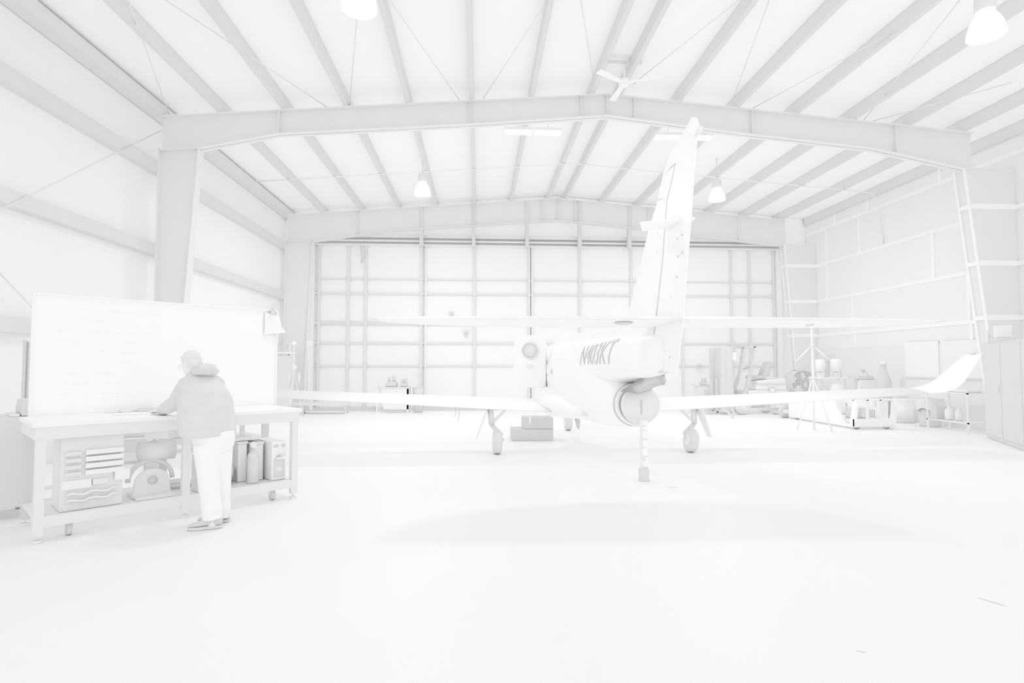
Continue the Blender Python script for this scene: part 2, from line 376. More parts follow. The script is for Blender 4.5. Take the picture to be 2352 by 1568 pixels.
# tail: fin and rudder outlines measured on the plane of symmetry
def side(pts): return [PX(x, y, AX) for x, y in pts]
def tailpiece(name, pts, half, mat=PLANE, parent=ac, bev=.03):
    p = side(pts); hs = half if isinstance(half, list) else [half]*len(p); n = len(p)
    return MB().add([q-Vector((h,0,0)) for q, h in zip(p, hs)]+[q+Vector((h,0,0)) for q, h in zip(p, hs)],
                    [tuple(range(n-1,-1,-1)), tuple(range(n,2*n))]+[(i,(i+1)%n,n+(i+1)%n,n+i) for i in range(n)]).build(name, mat, parent, bevel=bev)
fin = tailpiece('fin', [(1400,800),(1372,765),(1440,738),(1466,640),(1490,535),(1513,462),(1526,458),(1536,402),(1557,378),(1554,400),(1540,462),(1530,600),(1514,740),(1497,850),(1470,870)], [.055,.05,.014,.014,.014,.014,.02,.03,.04,.045,.05,.052,.055,.055,.055], bev=.004)
rud = tailpiece('rudder', [(1499,851),(1516,740),(1532,600),(1542,462),(1556,402),(1561,373),(1531,397),(1523,452),(1514,456),(1528,400),(1543,350),(1577,300),(1601,313),(1594,400),(1588,500),(1579,600),(1570,740),(1555,856)], [.045,.045,.045,.045,.042,.04,.035,.02,.014,.014,.014,.02,.008,.006,.006,.006,.006,.006,.006], bev=.002)
MB().hexa([p for x in (-.03,.03) for p in [PX(1577,301,AX)+Vector((x,0,0)), PX(1602,312,AX)+Vector((x,0,0)), PX(1600,285,AX)+Vector((x,0,0)), PX(1595,268,AX)+Vector((x,0,0))]]).build('fin_tip', PLANE, fin, bevel=.012)
MB().ell(PX(1607,298,AX), (.03,0,0), (0,.05,0), (0,0,.04), 12, 8).build('tail_light', M(246,.3,.4), rud)
pp = side([(1499,853),(1528,855)])
MB().prism([p-Vector((.052,0,.006)) for p in pp]+[p+Vector((-.052,0,.008)) for p in reversed(pp)], (.104,0,0)).build('rudder_gap', DARK, rud)
va = [Vector((AX-.42,5.78,3.03)), Vector((AX+.11,5.62,3.05)), Vector((AX+.11,6.0,3.05)), Vector((AX-.30,6.12,3.04))]
MB().prism(va, (0,0,.03)).build('vane', PLANE, fin, bevel=.008)
# small tape marks on the fin and rudder skin
for (x, y) in ((1541,504),(1561,548),(1571,540),(1552,566),(1571,580),(1543,587),(1562,589),(1519,578),(1520,535),(1537,668),(1519,662),(1559,636),(1545,680),(1533,700),(1515,690),(1499,735),(1480,748),(1543,820),(1531,805),(1522,840)):
    p = PX(x, y, AX); hx = .048 if x < 1542-(y-460)*.115 else .026
    MB().cyl(p-Vector((hx+.002,0,0)), p-Vector((hx-.02,0,0)), .011, 8).build('tape_mark', M(236,.7,.1), fin if hx > .04 else rud)
# horizontal stabilizer with raked tips
ZS = 2.05
sp = []
for dx, yte, ch in ((-3.22,5.82,.10),(-3.08,5.80,.42),(-2.7,5.77,.72),(-2.2,5.75,.90),(-1,5.72,1.02),(0,5.70,1.10),(1,5.72,1.02),(2.1,5.75,.90),(2.5,5.76,.74),(2.78,5.78,.48),(2.93,5.8,.10)):
    sp.append(airfoil((AX+dx, yte, ZS-.02), ch, .10, None, (0,0,1)))
stab = MB().loft(sp).build('stabilizer', PLANE, ac)
for dx in (1.62,): MB().box((AX+dx,6.1,ZS-.05),(AX+dx+.02,6.25,ZS-.02)).build('elevator_hinge', M(240,.5,.2), stab)
MB().ell((1.56,6.02,2.012), (.10,0,0), (0,.09,0), (0,0,.022), 20, 8).build('fairing_cap', M(232,.5,.2), ac)
# exhaust nozzle, its cover and the heat shield under the boom
EC = Vector((2.20, 7.85, 1.01))
MB().lathe(EC+Vector((0,.12,0)), (0,-1,0), [(.30,0),(.305,.06),(.305,.14),(.298,.15),(.24,.15),(.24,.05)], 40, cap=False).build('exhaust_nozzle', M(247,.4,.3), ac)
MB().lathe(EC+Vector((0,.12,0)), (0,-1,0), [(.309,-.02),(.312,.10),(.309,.105)], 40, cap=False).build('nozzle_band', M(232,.5,.2), ac)
EK = EC+Vector((.035,-.03,0))
cov = MB().lathe(EK, (0,-1,0), [(.255,.0),(.268,.02),(.268,.09),(.255,.11),(.02,.112)], 40).build('exhaust_cover', M(242,.7,.1), ac)
MB().box(EK+Vector((-.012,-.118,-.12)), EK+Vector((.012,-.105,.07))).build('cover_slot', M(224,.7,.1), cov)
hs = MB()
rg = []
for (px0, py0, px1, py1, Y) in ((1425,898,1496,893,7.75),(1448,884,1506,888,7.4),(1478,864,1512,886,6.95),(1500,861,1522,884,6.6),(1522,868,1531,874,6.3)):
    a, b = P(px0,py0,Y), P(px1,py1,Y); m = (a+b)/2
    rg.append([a, m+Vector((0,0,.05)), b, m-Vector((0,0,.06))])
hs.loft(rg).build('heat_shield', M(227,.6,.15), ac)
# pod inspection details
for (px,py,Y,g) in ((1267,853,9.6,230),(1455,803,6.95,228)):
    p = P(px,py,Y); MB().ell(p, (.02,0,0), (0,.05,0), (0,0,.05), 12, 8).build('access_panel', M(g,.6,.15), ac)
# open cabin door on the left side
cdr = MB(); Yd = 11.0
q = [P(x,y,Yd) for x,y in ((1180,890),(1180,800),(1181,782),(1187,773),(1199,770),(1217,769),(1234,771),(1246,777),(1253,790),(1254,800),(1254,890))]
dro = cdr.prism(q, (.03,.09,0)).build('cabin_door', WHITE, ac, bevel=.015)
wc = P(1217,805,Yd-.012)
ring = MB().lathe(wc, (-.1,-1,0), [(.165,-.004),(.165,.014),(.15,.014),(.15,-.004)], 32, cap=False).build('window_frame', WHITE, dro)
MB().lathe(wc, (-.1,-1,0), [(.15,-.004),(.15,.004)], 32).build('window_pane', M(238,.15,.5), dro)
hc = P(1217,842,Yd-.012)
MB().ell(hc, (.085,0,0), (0,.012,0), (0,0,.028), 20, 8).build('door_handle', M(243,.4,.3), dro)
# dark door seal along the fuselage opening and latch
MB().tube([P(1258,832,10.3),P(1254,845,10.3),P(1255,856,10.3),P(1258,862,10.3)], .012, 6).build('door_seal', M(228,.6,.1), ac)
# antennas and strap under the belly
MB().loft([oval(y, 1.78, .02, .6, zb, 12) for y, zb in ((10.4,.56),(10.2,.42),(10.05,.42),(10.0,.58))]).build('belly_antenna', M(226,.6,.1), ac)
def gear(x, y, lean, sg, label=None):
    r, wd = .21, .15
    g = MB()
    top = Vector((x+(.12*sg if sg else 0), y+.15, .82 if sg else .72)); ax = Vector((x, y, r))
    kn = Vector((x+.1*sg, y+.1, .50))
    g.tube([top, kn], [.055,.05], 12); g.tube([kn, ax+Vector((.10*sg*-1,0,.02))], [.035,.03], 10)
    g.bar(kn+Vector((0,0,.02)), ax+Vector((.10*sg*-1,.12,.1)), .04, .05)
    g.bar(top+Vector((-.35*sg,0,.02)), kn+Vector((0,0,.02)), .035, .05)
    go = g.build('landing_gear', M(238,.45,.3), ac)
    a = Vector((1,.05,lean)).normalized()
    MB().lathe(ax-a*(wd/2), a, [(.12,0),(.175,.0),(.2,.02),(.21,.05),(.21,wd-.05),(.2,wd-.02),(.175,wd),(.12,wd)], 36).build('tire', RUBBER, go)
    MB().lathe(ax-a*(wd/2+.01), a, [(.03,-.01),(.06,0),(.11,.005),(.12,.03),(.12,wd),(.06,wd+.02),(.03,wd+.03)], 24).build('wheel_hub', M(244,.4,.3), go)
    if sg:
        d0 = Vector((x+.17*sg, y+.02, .76))
        MB().hexa([d0+Vector((0,-.15,0)), d0+Vector((0,.2,0)), d0+Vector((.19*sg,.14,-.50)), d0+Vector((.19*sg,-.05,-.50)),
                   d0+Vector((.02*sg,-.15,0)), d0+Vector((.02*sg,.2,0)), d0+Vector((.21*sg,.14,-.49)), d0+Vector((.21*sg,-.05,-.49))]).build('gear_door', M(246,.4,.2), go)
    return go
gear(.33, 10.06, -.03, -1); gear(3.82, 10.06, -.12, 1); gear(2.15, 13.6, 0, 0)
# registration letters wrapped onto the left side of the rear fuselage
def wrap_text(s, y0, y1, z0, z1a, z1b, mat, slant):
    c = bpy.data.curves.new('letters', 'FONT'); c.body = s; c.resolution_u = 6
    o = bpy.data.objects.new('registration', c); COL.objects.link(o)
    dg = bpy.context.evaluated_depsgraph_get()
    me = bpy.data.meshes.new_from_object(o.evaluated_get(dg)); bpy.data.objects.remove(o)
    bm = bmesh.new(); bm.from_mesh(me)
    bmesh.ops.triangulate(bm, faces=bm.faces)
    for q in range(4):
        le = [e for e in bm.edges if e.calc_length() > .09]
        if le: bmesh.ops.subdivide_edges(bm, edges=le, cuts=1); bmesh.ops.triangulate(bm, faces=bm.faces)
    xs = [v.co.x for v in bm.verts]; ys = [v.co.y for v in bm.verts]; xa, xb, ya, yb = min(xs), max(xs), min(ys), max(ys)
    fdg = bpy.context.evaluated_depsgraph_get(); fe = fuso.evaluated_get(fdg); fm = fe.to_mesh()
    inv = fuso.matrix_world.copy()
    bv = BVHTree.FromPolygons([Vector(v.co) for v in fm.vertices], [tuple(p.vertices) for p in fm.polygons])
    for v in bm.verts:
        f = (v.co.x-xa)/(xb-xa); h = (v.co.y-ya)/(yb-ya)
        f2 = f+slant*(h-.5)*.12
        Y = y0+(y1-y0)*f2; Z = z0+(z1a+(z1b-z1a)*f-z0)*h
        hit = bv.ray_cast(Vector((-2, Y, Z)), Vector((1,0,0)))
        x = hit[0].x-.006 if hit[0] else AX-.3
        v.co = Vector((x, Y, Z))
    bm.to_mesh(me); bm.free(); me.materials.clear(); me.materials.append(mat)
    ob = bpy.data.objects.new('registration', me); COL.objects.link(ob); adopt(ob, ac); return ob
bpy.context.view_layer.update()
wrap_text('N403KT', 8.62, 7.42, 1.57, 1.84, 1.92, M(232,.6,.1), 1.0)
# measuring stick standing against the exhaust cover
stx = P(1478, 1100, 7.62); sx = stx.x
t = thing('measuring_stick', 'wooden stick with a white marked scale standing under the round exhaust cover', 'stick', (sx,7.6,0))
MB().box((sx-.045,7.58,0),(sx+.05,7.62,.82)).build('post', M(243,.7,.1), t)
MB().box((sx-.062,7.55,0),(sx+.062,7.64,.17)).build('foot_block', M(233,.7,.1), t, bevel=.006)
sc = MB().box((sx-.02,7.572,.19),(sx+.05,7.58,.815)).build('scale', M(252,.6,.1), t)
for z, wd in ((.56,.07),(.45,.03),(.33,.07),(.30,.04),(.28,.03),(.68,.03),(.74,.04)): MB().box((sx-.02,7.569,z-.006),(sx-.02+wd,7.5725,z+.006)).build('scale_mark', M(234,.6,.1), sc)
# ------------------------------------------------------------------ workbench and whiteboard
BO = Vector((-3.87, 5.18, 0)); BU = Vector((.729, .684, 0)); BV = Vector((-.684, .729, 0))
def B(u, v, z): return BO+BU*u+BV*v+Vector((0,0,z))
def bbox(mb, u0, u1, v0, v1, z0, z1): return mb.obox(B(u0,v0,z0), BU*(u1-u0), BV*(v1-v0), (0,0,z1-z0))
BL, BD = 2.45, .93
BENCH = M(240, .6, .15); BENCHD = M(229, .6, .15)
t = thing('workbench', 'long grey steel workbench on casters with a white top, beside the person', 'workbench', B(1.2,.45,0))
bbox(MB(), 0, BL, 0, BD, 1.01, 1.05).build('worktop', M(250,.5,.2), t, bevel=.006)
f = MB()
bbox(f, .02, BL-.02, .02, .05, .90, 1.01); bbox(f, .02, BL-.02, BD-.05, BD-.02, .90, 1.01)
bbox(f, .02, .05, .05, BD-.05, .90, 1.01); bbox(f, BL-.05, BL-.02, .05, BD-.05, .90, 1.01)
f.build('apron', BENCH, t)
for u, v in ((.03,.03),(1.20,.03),(BL-.10,.03),(.03,BD-.10),(1.20,BD-.10),(BL-.10,BD-.10)):
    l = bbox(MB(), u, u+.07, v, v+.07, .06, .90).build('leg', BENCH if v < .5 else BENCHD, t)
    m = MB(); c = B(u+.035, v+.035, 0); m.cyl(c+Vector((0,0,.02)), c+Vector((0,0,.07)), .012, 8); m.cyl(c, c+Vector((0,0,.02)), .04, 12)
    m.build('leveling_foot', CHROME, l)
bbox(MB(), .04, BL-.04, .05, BD-.05, .19, .22).build('lower_shelf', M(241,.6,.15), t)
f = MB(); bbox(f, .10, BL-.10, .035, .06, .13, .225); bbox(f, .10, BL-.10, BD-.06, BD-.035, .13, .225); f.build('shelf_rail', BENCH, t)
for u, v in ((.3,.16),(2.18,.16),(.3,BD-.16),(2.18,BD-.16)):
    c = B(u, v, .055); k = MB().tube([c-BV*.0-BU*.02, c+BU*.02], [.055,.055], 18).build('caster', RUBBER, t)
    bbox(MB(), u-.03, u+.03, v-.012, v+.012, .06, .19).build('caster_fork', METAL, k)
# whiteboard leaning on the back edge
t = thing('whiteboard', 'large blank whiteboard standing on the workbench with a thin pale frame', 'whiteboard', B(1.3,.92,1.05))
LN_ = Vector((-.01,.012,0))
bbox(MB(), .08, 2.52, .90, .93, 1.055, 2.27).build('board', M(253,.35,.25), t)
f = MB(); bbox(f, .065, .085, .888, .935, 1.05, 2.275); bbox(f, 2.515, 2.535, .888, .935, 1.05, 2.275); bbox(f, .085, 2.515, .888, .935, 2.262, 2.28)
bbox(f, .085, 2.515, .888, .935, 1.05, 1.068); f.build('frame', WHITE, t)
# faint notes left on the board
nt_ = MB(); rr = random.Random(5)
for r_ in range(9):
    u = .25+rr.random()*.15
    z = 2.12-r_*.11
    for q in range(rr.randint(4, 9)):
        wd = .03+rr.random()*.05; bbox(nt_, u, u+wd, .8985, .8995, z+rr.random()*.02, z+.008+rr.random()*.02+.004); u += wd+.02+rr.random()*.05
nt_.build('faint_writing', M(250,.5,.1), t)['kind'] = 'stuff'
# sheet hanging over the upper right corner and its clip
tag(MB().prism([B(2.36,.885,2.24),B(2.55,.885,2.20),B(2.58,.87,2.06),B(2.63,.85,1.99),B(2.5,.875,1.97),B(2.36,.885,1.95)], BV*-.004).build('paper_sheet', PAPER), 'white paper sheet hanging at the upper right corner of the whiteboard', 'paper')
ck = B(2.43,.875,2.22)
t = thing('binder_clip', 'small dark clip on the top right corner of the whiteboard', 'clip', ck)
MB().obox(ck, BU*.05, BV*-.02, (0,0,.05)).build('jaw', DARK, t); MB().tube([ck+BU*.01, ck+BU*.015+Vector((0,0,.11)), ck+BU*.04+Vector((0,0,.11)), ck+BU*.04+Vector((0,0,.04))], .005, 6).build('wire_handle', MID, t)
# things on the worktop
e = thing('board_eraser', 'grey felt board eraser lying at the foot of the whiteboard', 'eraser', B(.98,.82,1.05))
bbox(MB(), .98, 1.13, .78, .83, 1.052, 1.075).build('felt', MID, e); bbox(MB(), .98, 1.13, .78, .83, 1.075, 1.09).build('grip', DARK, e)
for k, (u, lb) in enumerate(((.68,'marker lying left of the grey eraser on the worktop, farther left of two'),(.82,'marker lying on the worktop closest to the grey eraser'))):
    a, b = B(u,.83,1.06), B(u+.12,.845,1.06)
    m = thing('marker', 'grey '+lb, 'marker', (a+b)/2, 'markers by the whiteboard')
    MB().cyl(a, b, .008, 10).build('barrel', WHITE, m); MB().cyl(b, b+(b-a)*.3, .009, 10).build('cap', DARK, m)
tag(bbox(MB(), .70, 1.02, .42, .66, 1.051, 1.054).build('paper_sheet', PAPER), 'white paper sheet lying on the worktop under the hand of the person', 'paper')
# --- lower shelf, left: stacked organizer
oc = B(.52,.33,.22)
t = thing('parts_organizer', 'dark parts organizer with four pale trays on the left end of the lower bench shelf', 'organizer', oc)
bbox(MB(), .22, .70, .12, .55, .222, .895).build('case', M(241,.6,.1), t, bevel=.006)
for k in range(4):
    z = .77-k*.062
    bbox(MB(), .40, .70, .085, .12, z-.047, z).build('tray', M(247,.5,.2), t, bevel=.006)
    bbox(MB(), .25, .37, .095, .12, z-.045, z-.01).build('tray', M(238,.5,.2), t)
bbox(MB(), .23, .45, .10, .12, .42, .50).build('label', M(246,.7,.1), t); bbox(MB(), .46, .58, .10, .12, .44, .49).build('label', M(240,.7,.1), t)
bbox(MB(), .63, .75, .08, .10, .46, .56).build('label', M(248,.7,.1), t)
for z in (.37,.31):
    pts = [B(.26+i*.045, .10-.012*(i%2), z+.012*math.sin(i*1.7)+.002*i) for i in range(10)]
    MB().tube(pts, .012, 8).build('chain', M(245,.4,.3), t)
# --- chop saw with round guard
c = B(.98,.26,.223)
t = thing('cutoff_saw', 'cutoff saw with a pale round guard and a motor on the lower bench shelf', 'saw', c)
ax = BV*-1
g = MB(); pr = []
for i in range(13):
    a = math.pi*i/12; pr.append(c+BU*(.155*math.cos(a))+Vector((0,0,.155+.13*math.sin(a))))
poly = [c+BU*.175+Vector((0,0,.0))]+pr+[c-BU*.175+Vector((0,0,0))]
g.prism(poly, BV*-.03); g.build('guard', M(238,.6,.15), t, bevel=.006)
MB().cyl(c+Vector((0,0,.17))+BV*-.031, c+Vector((0,0,.17))+BV*-.045, .042, 20).build('arbor_cover', M(229,.6,.15), t)
MB().tube([c+BU*(.2*math.cos(a*.314))+Vector((0,0,.16+.2*math.sin(a*.314)))+BV*.04 for a in range(11)], .022, 8).build('blade_cover', M(232,.6,.15), t)
MB().cyl(c+BU*-.1+BV*.08+Vector((0,0,.45)), c+BU*.22+BV*.08+Vector((0,0,.45)), .10, 20).build('motor', M(239,.6,.1), t)
bbox(MB(), .82, 1.16, .12, .50, .222, .25).build('base', M(240,.6,.15), t)
bbox(MB(), .94, 1.04, .30, .40, .25, .60).build('arm', M(239,.6,.1), t)
MB().box(c+Vector((-.08,.0,.58)), c+Vector((.16,.1,.66))).build('air_filter', M(243,.6,.15), t)
MB().tube([c+BU*.24+Vector((0,0,.42)), c+BU*.33+Vector((0,0,.47)), c+BU*.42+Vector((0,0,.50)), c+BU*.46+Vector((0,0,.45)), c+BU*.36+Vector((0,0,.40)), c+BU*.30+Vector((0,0,.36)), c+BU*.31+Vector((0,0,.27))], .008, 8).build('fuel_line', M(239,.6,.1), t)
# flat coil of cable behind the saw
cc = B(1.30,.62,.238); pts = []
for i in range(61):
    a = i*2*math.pi/20; r = .15+.012*(i//20); pts.append(cc+BU*(r*math.cos(a))+BV*(r*math.sin(a))+Vector((0,0,.012*(i//20))))
tag(MB().tube(pts, .014, 8).build('cable_coil', M(239,.6,.1)), 'dark coil of cable lying on the lower bench shelf behind the saw', 'cable')
# --- right half of the shelf
def pan(label, u0, u1, v0, v1, z1):
    t = thing('storage_case', label, 'case', B((u0+u1)/2,(v0+v1)/2,.22), 'pale cases on the lower bench shelf')
    bbox(MB(), u0, u1, v0, v1, .222, z1-.03).build('body', M(250,.5,.2), t, bevel=.008)
    bbox(MB(), u0-.008, u1+.008, v0-.008, v1+.008, z1-.03, z1).build('lid', M(242,.5,.2), t, bevel=.006)
    bbox(MB(), u1-.012, u1-.004, v0-.003, v0, .24, z1-.05).build('edge_strip', M(234,.5,.2), t)
    return t
pan('pale upright case on the lower bench shelf left of the dark bottle', 1.86, 1.96, .34, .74, .68)
pan('pale upright case on the bench shelf between dark bottle and power supply', 1.99, 2.13, .30, .72, .66)
bc = B(1.97,.20,.22)
t = thing('gas_bottle', 'dark gas bottle with a gauge standing at the front of the lower bench shelf', 'bottle', bc)
MB().lathe(bc+Vector((0,0,.002)), (0,0,1), [(.055,0),(.062,.01),(.062,.29),(.05,.33),(.025,.36),(.025,.38)], 24).build('cylinder', M(234,.5,.2), t)
MB().lathe(bc+Vector((0,0,.315)), (0,0,1), [(.056,0),(.056,.012)], 24).build('collar', M(248,.4,.3), t)
gc = bc+Vector((0,0,.43)); MB().lathe(gc-BV*-.01, BV*-1, [(.036,0),(.036,.025),(.028,.028)], 20).build('gauge', M(247,.4,.3), t)
MB().cyl(bc+Vector((0,0,.37)), bc+Vector((0,0,.42)), .014, 10).build('valve', DARK, t)
t = thing('power_supply', 'pale boxy power supply with dark lower panel at the bench shelf right end', 'power supply', B(2.27,.30,.22))
bbox(MB(), 2.16, 2.33, .14, .62, .222, .67).build('case', M(251,.5,.2), t, bevel=.01)
bbox(MB(), 2.18, 2.31, .132, .14, .26, .46).build('front_panel', DARK, t)
bbox(MB(), 2.215, 2.275, .128, .132, .33, .37).build('label', M(247,.7,.1), t)
bbox(MB(), 2.18, 2.235, .134, .14, .60, .635).build('display', M(230,.5,.2), t); bbox(MB(), 2.275, 2.31, .134, .14, .60, .635).build('display', M(230,.5,.2), t)
h = B(2.24,.12,.5); MB().lathe(h, BV*-1, [(.02,-.02),(.02,.01)], 12).build('knob', MID, t)
bbox(MB(), 2.19, 2.30, .08, .14, .47, .49).build('handle', CHROME, t)
# fabric bundle and folded sheet on top
def lump(name, label, cat, c, rx, ry, rz_, mat, seed, flat=.8):
    rr = random.Random(seed); mb = MB(); R = []
    n, m = 26, 12
    for j in range(m+1):
        a = -math.pi/2+math.pi*min(max(j,.05),m-.05)/m; row = []
        for k in range(n):
            b = 2*math.pi*k/n
            w_ = 1+.10*math.sin(3*b+seed+j*.6)+.06*math.sin(7*b+2*j)+.05*rr.random()
            row.append(Vector(c)+BU*(rx*math.cos(b)*math.cos(a)**flat*w_)+BV*(ry*math.sin(b)*math.cos(a)**flat*w_)+Vector((0,0,rz_*(1+math.sin(a))*(1+.06*math.sin(4*b+j)))))
        R.append(row)
    return tag(mb.loft(R).build(name, mat), label, cat)
lump('plastic_bundle', 'bundle wrapped in crinkled plastic on the lower bench shelf behind the person', 'bundle', B(1.66,.42,.222), .17, .22, .11, M(240,.25,.4), 3)
lump('dark_bag', 'dark soft bag lying on top of the plastic bundle on the bench shelf', 'bag', B(1.64,.44,.462), .17, .2, .08, M(233,.8,.05), 8)
tag(bbox(MB(), 1.52, 2.12, .36, .80, .685, .735).build('flat_carton', M(245,.7,.1), bevel=.006), 'flat pale carton lying across the tops of the upright cases on the bench shelf', 'carton')
tag(bbox(MB(), 1.36, 1.46, .08, .30, .222, .60).build('small_crate', M(238,.6,.1), bevel=.006), 'dark narrow crate on the bench shelf beside the middle leg', 'crate')
# small vise hanging under the worktop
t = thing('clamp', 'small dark clamp hanging under the right half of the worktop', 'clamp', B(1.85,.25,.80))
bbox(MB(), 1.84, 1.88, .22, .26, .74, .905).build('jaw', DARK, t); bbox(MB(), 1.74, 1.95, .20, .28, .735, .755).build('bar', DARK, t)
MB().cyl(B(1.72,.24,.74), B(1.72,.24,.82), .012, 8).build('screw', METAL, t)
# ------------------------------------------------------------------ behind and left of the bench
def chest(name, label, cat, o, u, wd, dp, ht, drawers, mat=DARK, hz=.8, casters=True, z0=.12):
    u = Vector(u).normalized(); v = Vector((-u.y, u.x, 0)); o = Vector(o)
    t = thing(name, label, cat, o+u*(wd/2)+v*(dp/2))
    MB().obox(o+Vector((0,0,z0)), u*wd, v*dp, (0,0,ht-z0)).build('body', mat, t, bevel=.01)
    n = drawers; z = ht-.05
    hs_ = (ht-z0-.12)/n
    for k in range(n):
        d = MB().obox(o+Vector((0,0,z-hs_+.015))-v*.012+u*.03, u*(wd-.06), v*.012, (0,0,hs_-.02)).build('drawer', M(226,.5,.2), t)
        MB().obox(o+Vector((0,0,z-.035))-v*.03+u*.05, u*(wd-.10), v*.018, (0,0,.014)).build('handle', CHROME, d)
        z -= hs_
    if casters:
        for a, b in ((.08,.08),(wd-.08,.08),(.08,dp-.08),(wd-.08,dp-.08)):
            c = o+u*a+v*b+Vector((0,0,.06)); k = MB().tube([c-v*.02, c+v*.02], [.06,.06], 16).build('caster', RUBBER, t)
            MB().box(c+Vector((-.02,-.02,.05)), c+Vector((.02,.02,z0+.005-.06))).build('caster_plate', METAL, k)
    return t
chest('tool_chest', 'tall dark tool chest at the left edge beside the end of the workbench', 'tool chest', (-5.36,6.30,0), (.70,-.714,0), .62, .5, 1.03, 4)
o = PZ(170,1075); chest('rolling_toolbox', 'dark rolling tool chest with long bright handles behind the left half of the workbench', 'tool chest', (o.x-.05, o.y, 0), (.93,.37,0), 1.0, .45, .97, 3)
o = PZ(290,1045); t = chest('utility_cart', 'dark cart behind the bench between the rolling tool chest and hose cart', 'cart', (o.x-.05,o.y,0), (.93,.37,0), .42, .45, .95, 2)
o = PZ(362,1038)
t = thing('hose_cart', 'dark two-wheeled cart with coiled hose behind the middle of the bench', 'cart', (o.x+.4,o.y+.3,0))
MB().box((o.x,o.y,.25),(o.x+.8,o.y+.45,.95)).build('body', DARK, t, bevel=.02)
for a in (.12,.70):
    c = Vector((o.x+a,o.y-.03,.13)); k = MB().lathe(c, (0,1,0), [(.09,0),(.13,.005),(.13,.05),(.09,.055)], 24).build('wheel', RUBBER, t)
    MB().lathe(c+Vector((0,-.006,0)), (0,1,0), [(.08,0),(.085,.012),(.085,.04)], 20).build('wheel_hub', M(245,.5,.2), k)
pts = [Vector((o.x+.15+.12*math.cos(i*.63), o.y-.03-.004*(i//10), .75+.12*math.sin(i*.63))) for i in range(31)]
MB().tube(pts, .016, 8).build('hose', M(243,.5,.2), t)
MB().box((o.x+.45,o.y-.02,.60),(o.x+.62,o.y,.90)).build('label', M(246,.7,.1), t)
MB().box((o.x+.1,o.y,.13),(o.x+.7,o.y+.3,.25)).build('chassis', DARK, t)
# things on the tool chest at the left edge
c = Vector((-5.02,6.32,1.032)); u = Vector((.70,-.714,0)); v = Vector((.714,.70,0))
tag(MB().obox(c+u*.02+v*.1, u*.34, v*.2, (0,0,.17)).build('tool_case', DARK, bevel=.01), 'dark boxy tool case on top of the tall tool chest at the left edge', 'case')
tag(MB().obox(c-u*.22+v*.12, u*.18, v*.2, (0,0,.09)).build('parts_bin', M(230,.6,.1), bevel=.01), 'small dark bin on the tall tool chest, left of the dark tool case', 'bin')
tag(MB().obox(c-u*.05+v*.02, u*.40, v*.07, (0,0,.025)).build('pry_bar', M(244,.5,.2)), 'pale flat bar lying in front of the dark tool case on the tall tool chest', 'bar')
# upright stand behind the left end of the whiteboard
p = PZ(55,1095); sx_, sy_ = -5.05, 6.45
sx_, sy_ = P(56,860,7.4).x, 7.4
t = thing('display_stand', 'tall narrow dark stand just left of the whiteboard edge', 'stand', (sx_,sy_+.1,0))
MB().box((sx_-.03,sy_,.03),(sx_+.01,sy_+.05,1.87)).build('post', M(229,.6,.15), t); MB().box((sx_+.035,sy_,.03),(sx_+.06,sy_+.05,1.85)).build('post', M(228,.6,.15), t)
MB().box((sx_-.02,sy_+.01,1.85),(sx_+.075,sy_+.06,1.90)).build('top_cap', M(247,.5,.2), t); MB().box((sx_-.25,sy_-.1,0),(sx_+.25,sy_+.2,.03)).build('base', DARK, t)
# ------------------------------------------------------------------ far left corner, behind the left wing
YF2 = 18.6
a = P(645,945,YF2); b = P(796,945,YF2)
t = thing('corner_table', 'low dark table along the back corner seen under the left wing', 'table', ((a.x+b.x)/2,YF2+.3,0))
MB().box((a.x-.8,YF2,.28),(b.x,YF2+.5,.36)).build('tabletop', M(236,.6,.1), t)
for x in (a.x-.7, a.x+.6, b.x-.08):
    for y in (YF2+.03, YF2+.42): MB().box((x,y,0),(x+.05,y+.05,.28)).build('leg', DARK, t)
MB().box((a.x-.7,YF2+.1,.08),(b.x-.1,YF2+.4,.11)).build('shelf', DARK, t)
c0 = P(632,790,18.2); c1 = P(667,892,18.2)
t = thing('wall_cabinet', 'grey corner cabinet with a small shelf lamp beside the far left column', 'cabinet', ((c0.x+c1.x)/2, 18.3, 0))
MB().box((c0.x-.5,18.25,0),(c1.x-.08,18.65,1.88)).build('body', M(236,.6,.1), t, bevel=.01)
MB().box((c0.x-.35,18.2,1.93),(c1.x-.02,18.5,1.99)).build('shelf', M(245,.5,.2), t); MB().box((c0.x-.5,18.3,2.15),(c1.x-.15,18.5,2.19)).build('top_rail', M(228,.6,.15), t)
MB().cyl((c1.x-.12,18.4,1.88),(c1.x-.12,18.4,2.3),.03,10).build('post', M(243,.5,.2), t)
c = PZ(674,960,0); yt = 17.6; xt = P(674,890,yt).x
t = thing('surveyor_tripod', 'pale tripod with a long pole and ring standing before the far left column', 'tripod', (xt,yt,0))
MB().cyl((xt,yt,1.0),(xt,yt,2.18),.02,8).build('pole', M(245,.5,.2), t)
MB().lathe((xt,yt-.02,2.24), (0,1,0), [(.05,0),(.07,0),(.07,.03),(.05,.03)], 18).build('ring', M(248,.5,.2), t)
for k in range(3):
    an = k*2.094+.5; MB().tube([(xt,yt,1.45),(xt+.3*math.cos(an),yt+.3*math.sin(an),0)], [.02,.016], 8).build('leg', M(243,.5,.2), t)
MB().ell((xt,yt,1.5),(.10,0,0),(0,.08,0),(0,0,.1),12,8).build('head', M(240,.5,.2), t)
for k in range(2): MB().cyl((xt-.12+.28*k,yt,.9+.1*k),(xt-.12+.28*k,yt,1.35),.035,8).build('handle', M(241,.5,.2), t)
p = P(710,789,19.2); t = thing('switch_box', 'small pale switch box on a conduit at the left door jamb', 'switch box', (p.x,19.36,0))
MB().box(p+Vector((-.08,0,-.09)), p+Vector((.09,.1,.09))).build('box', M(246,.5,.2), t, bevel=.01)
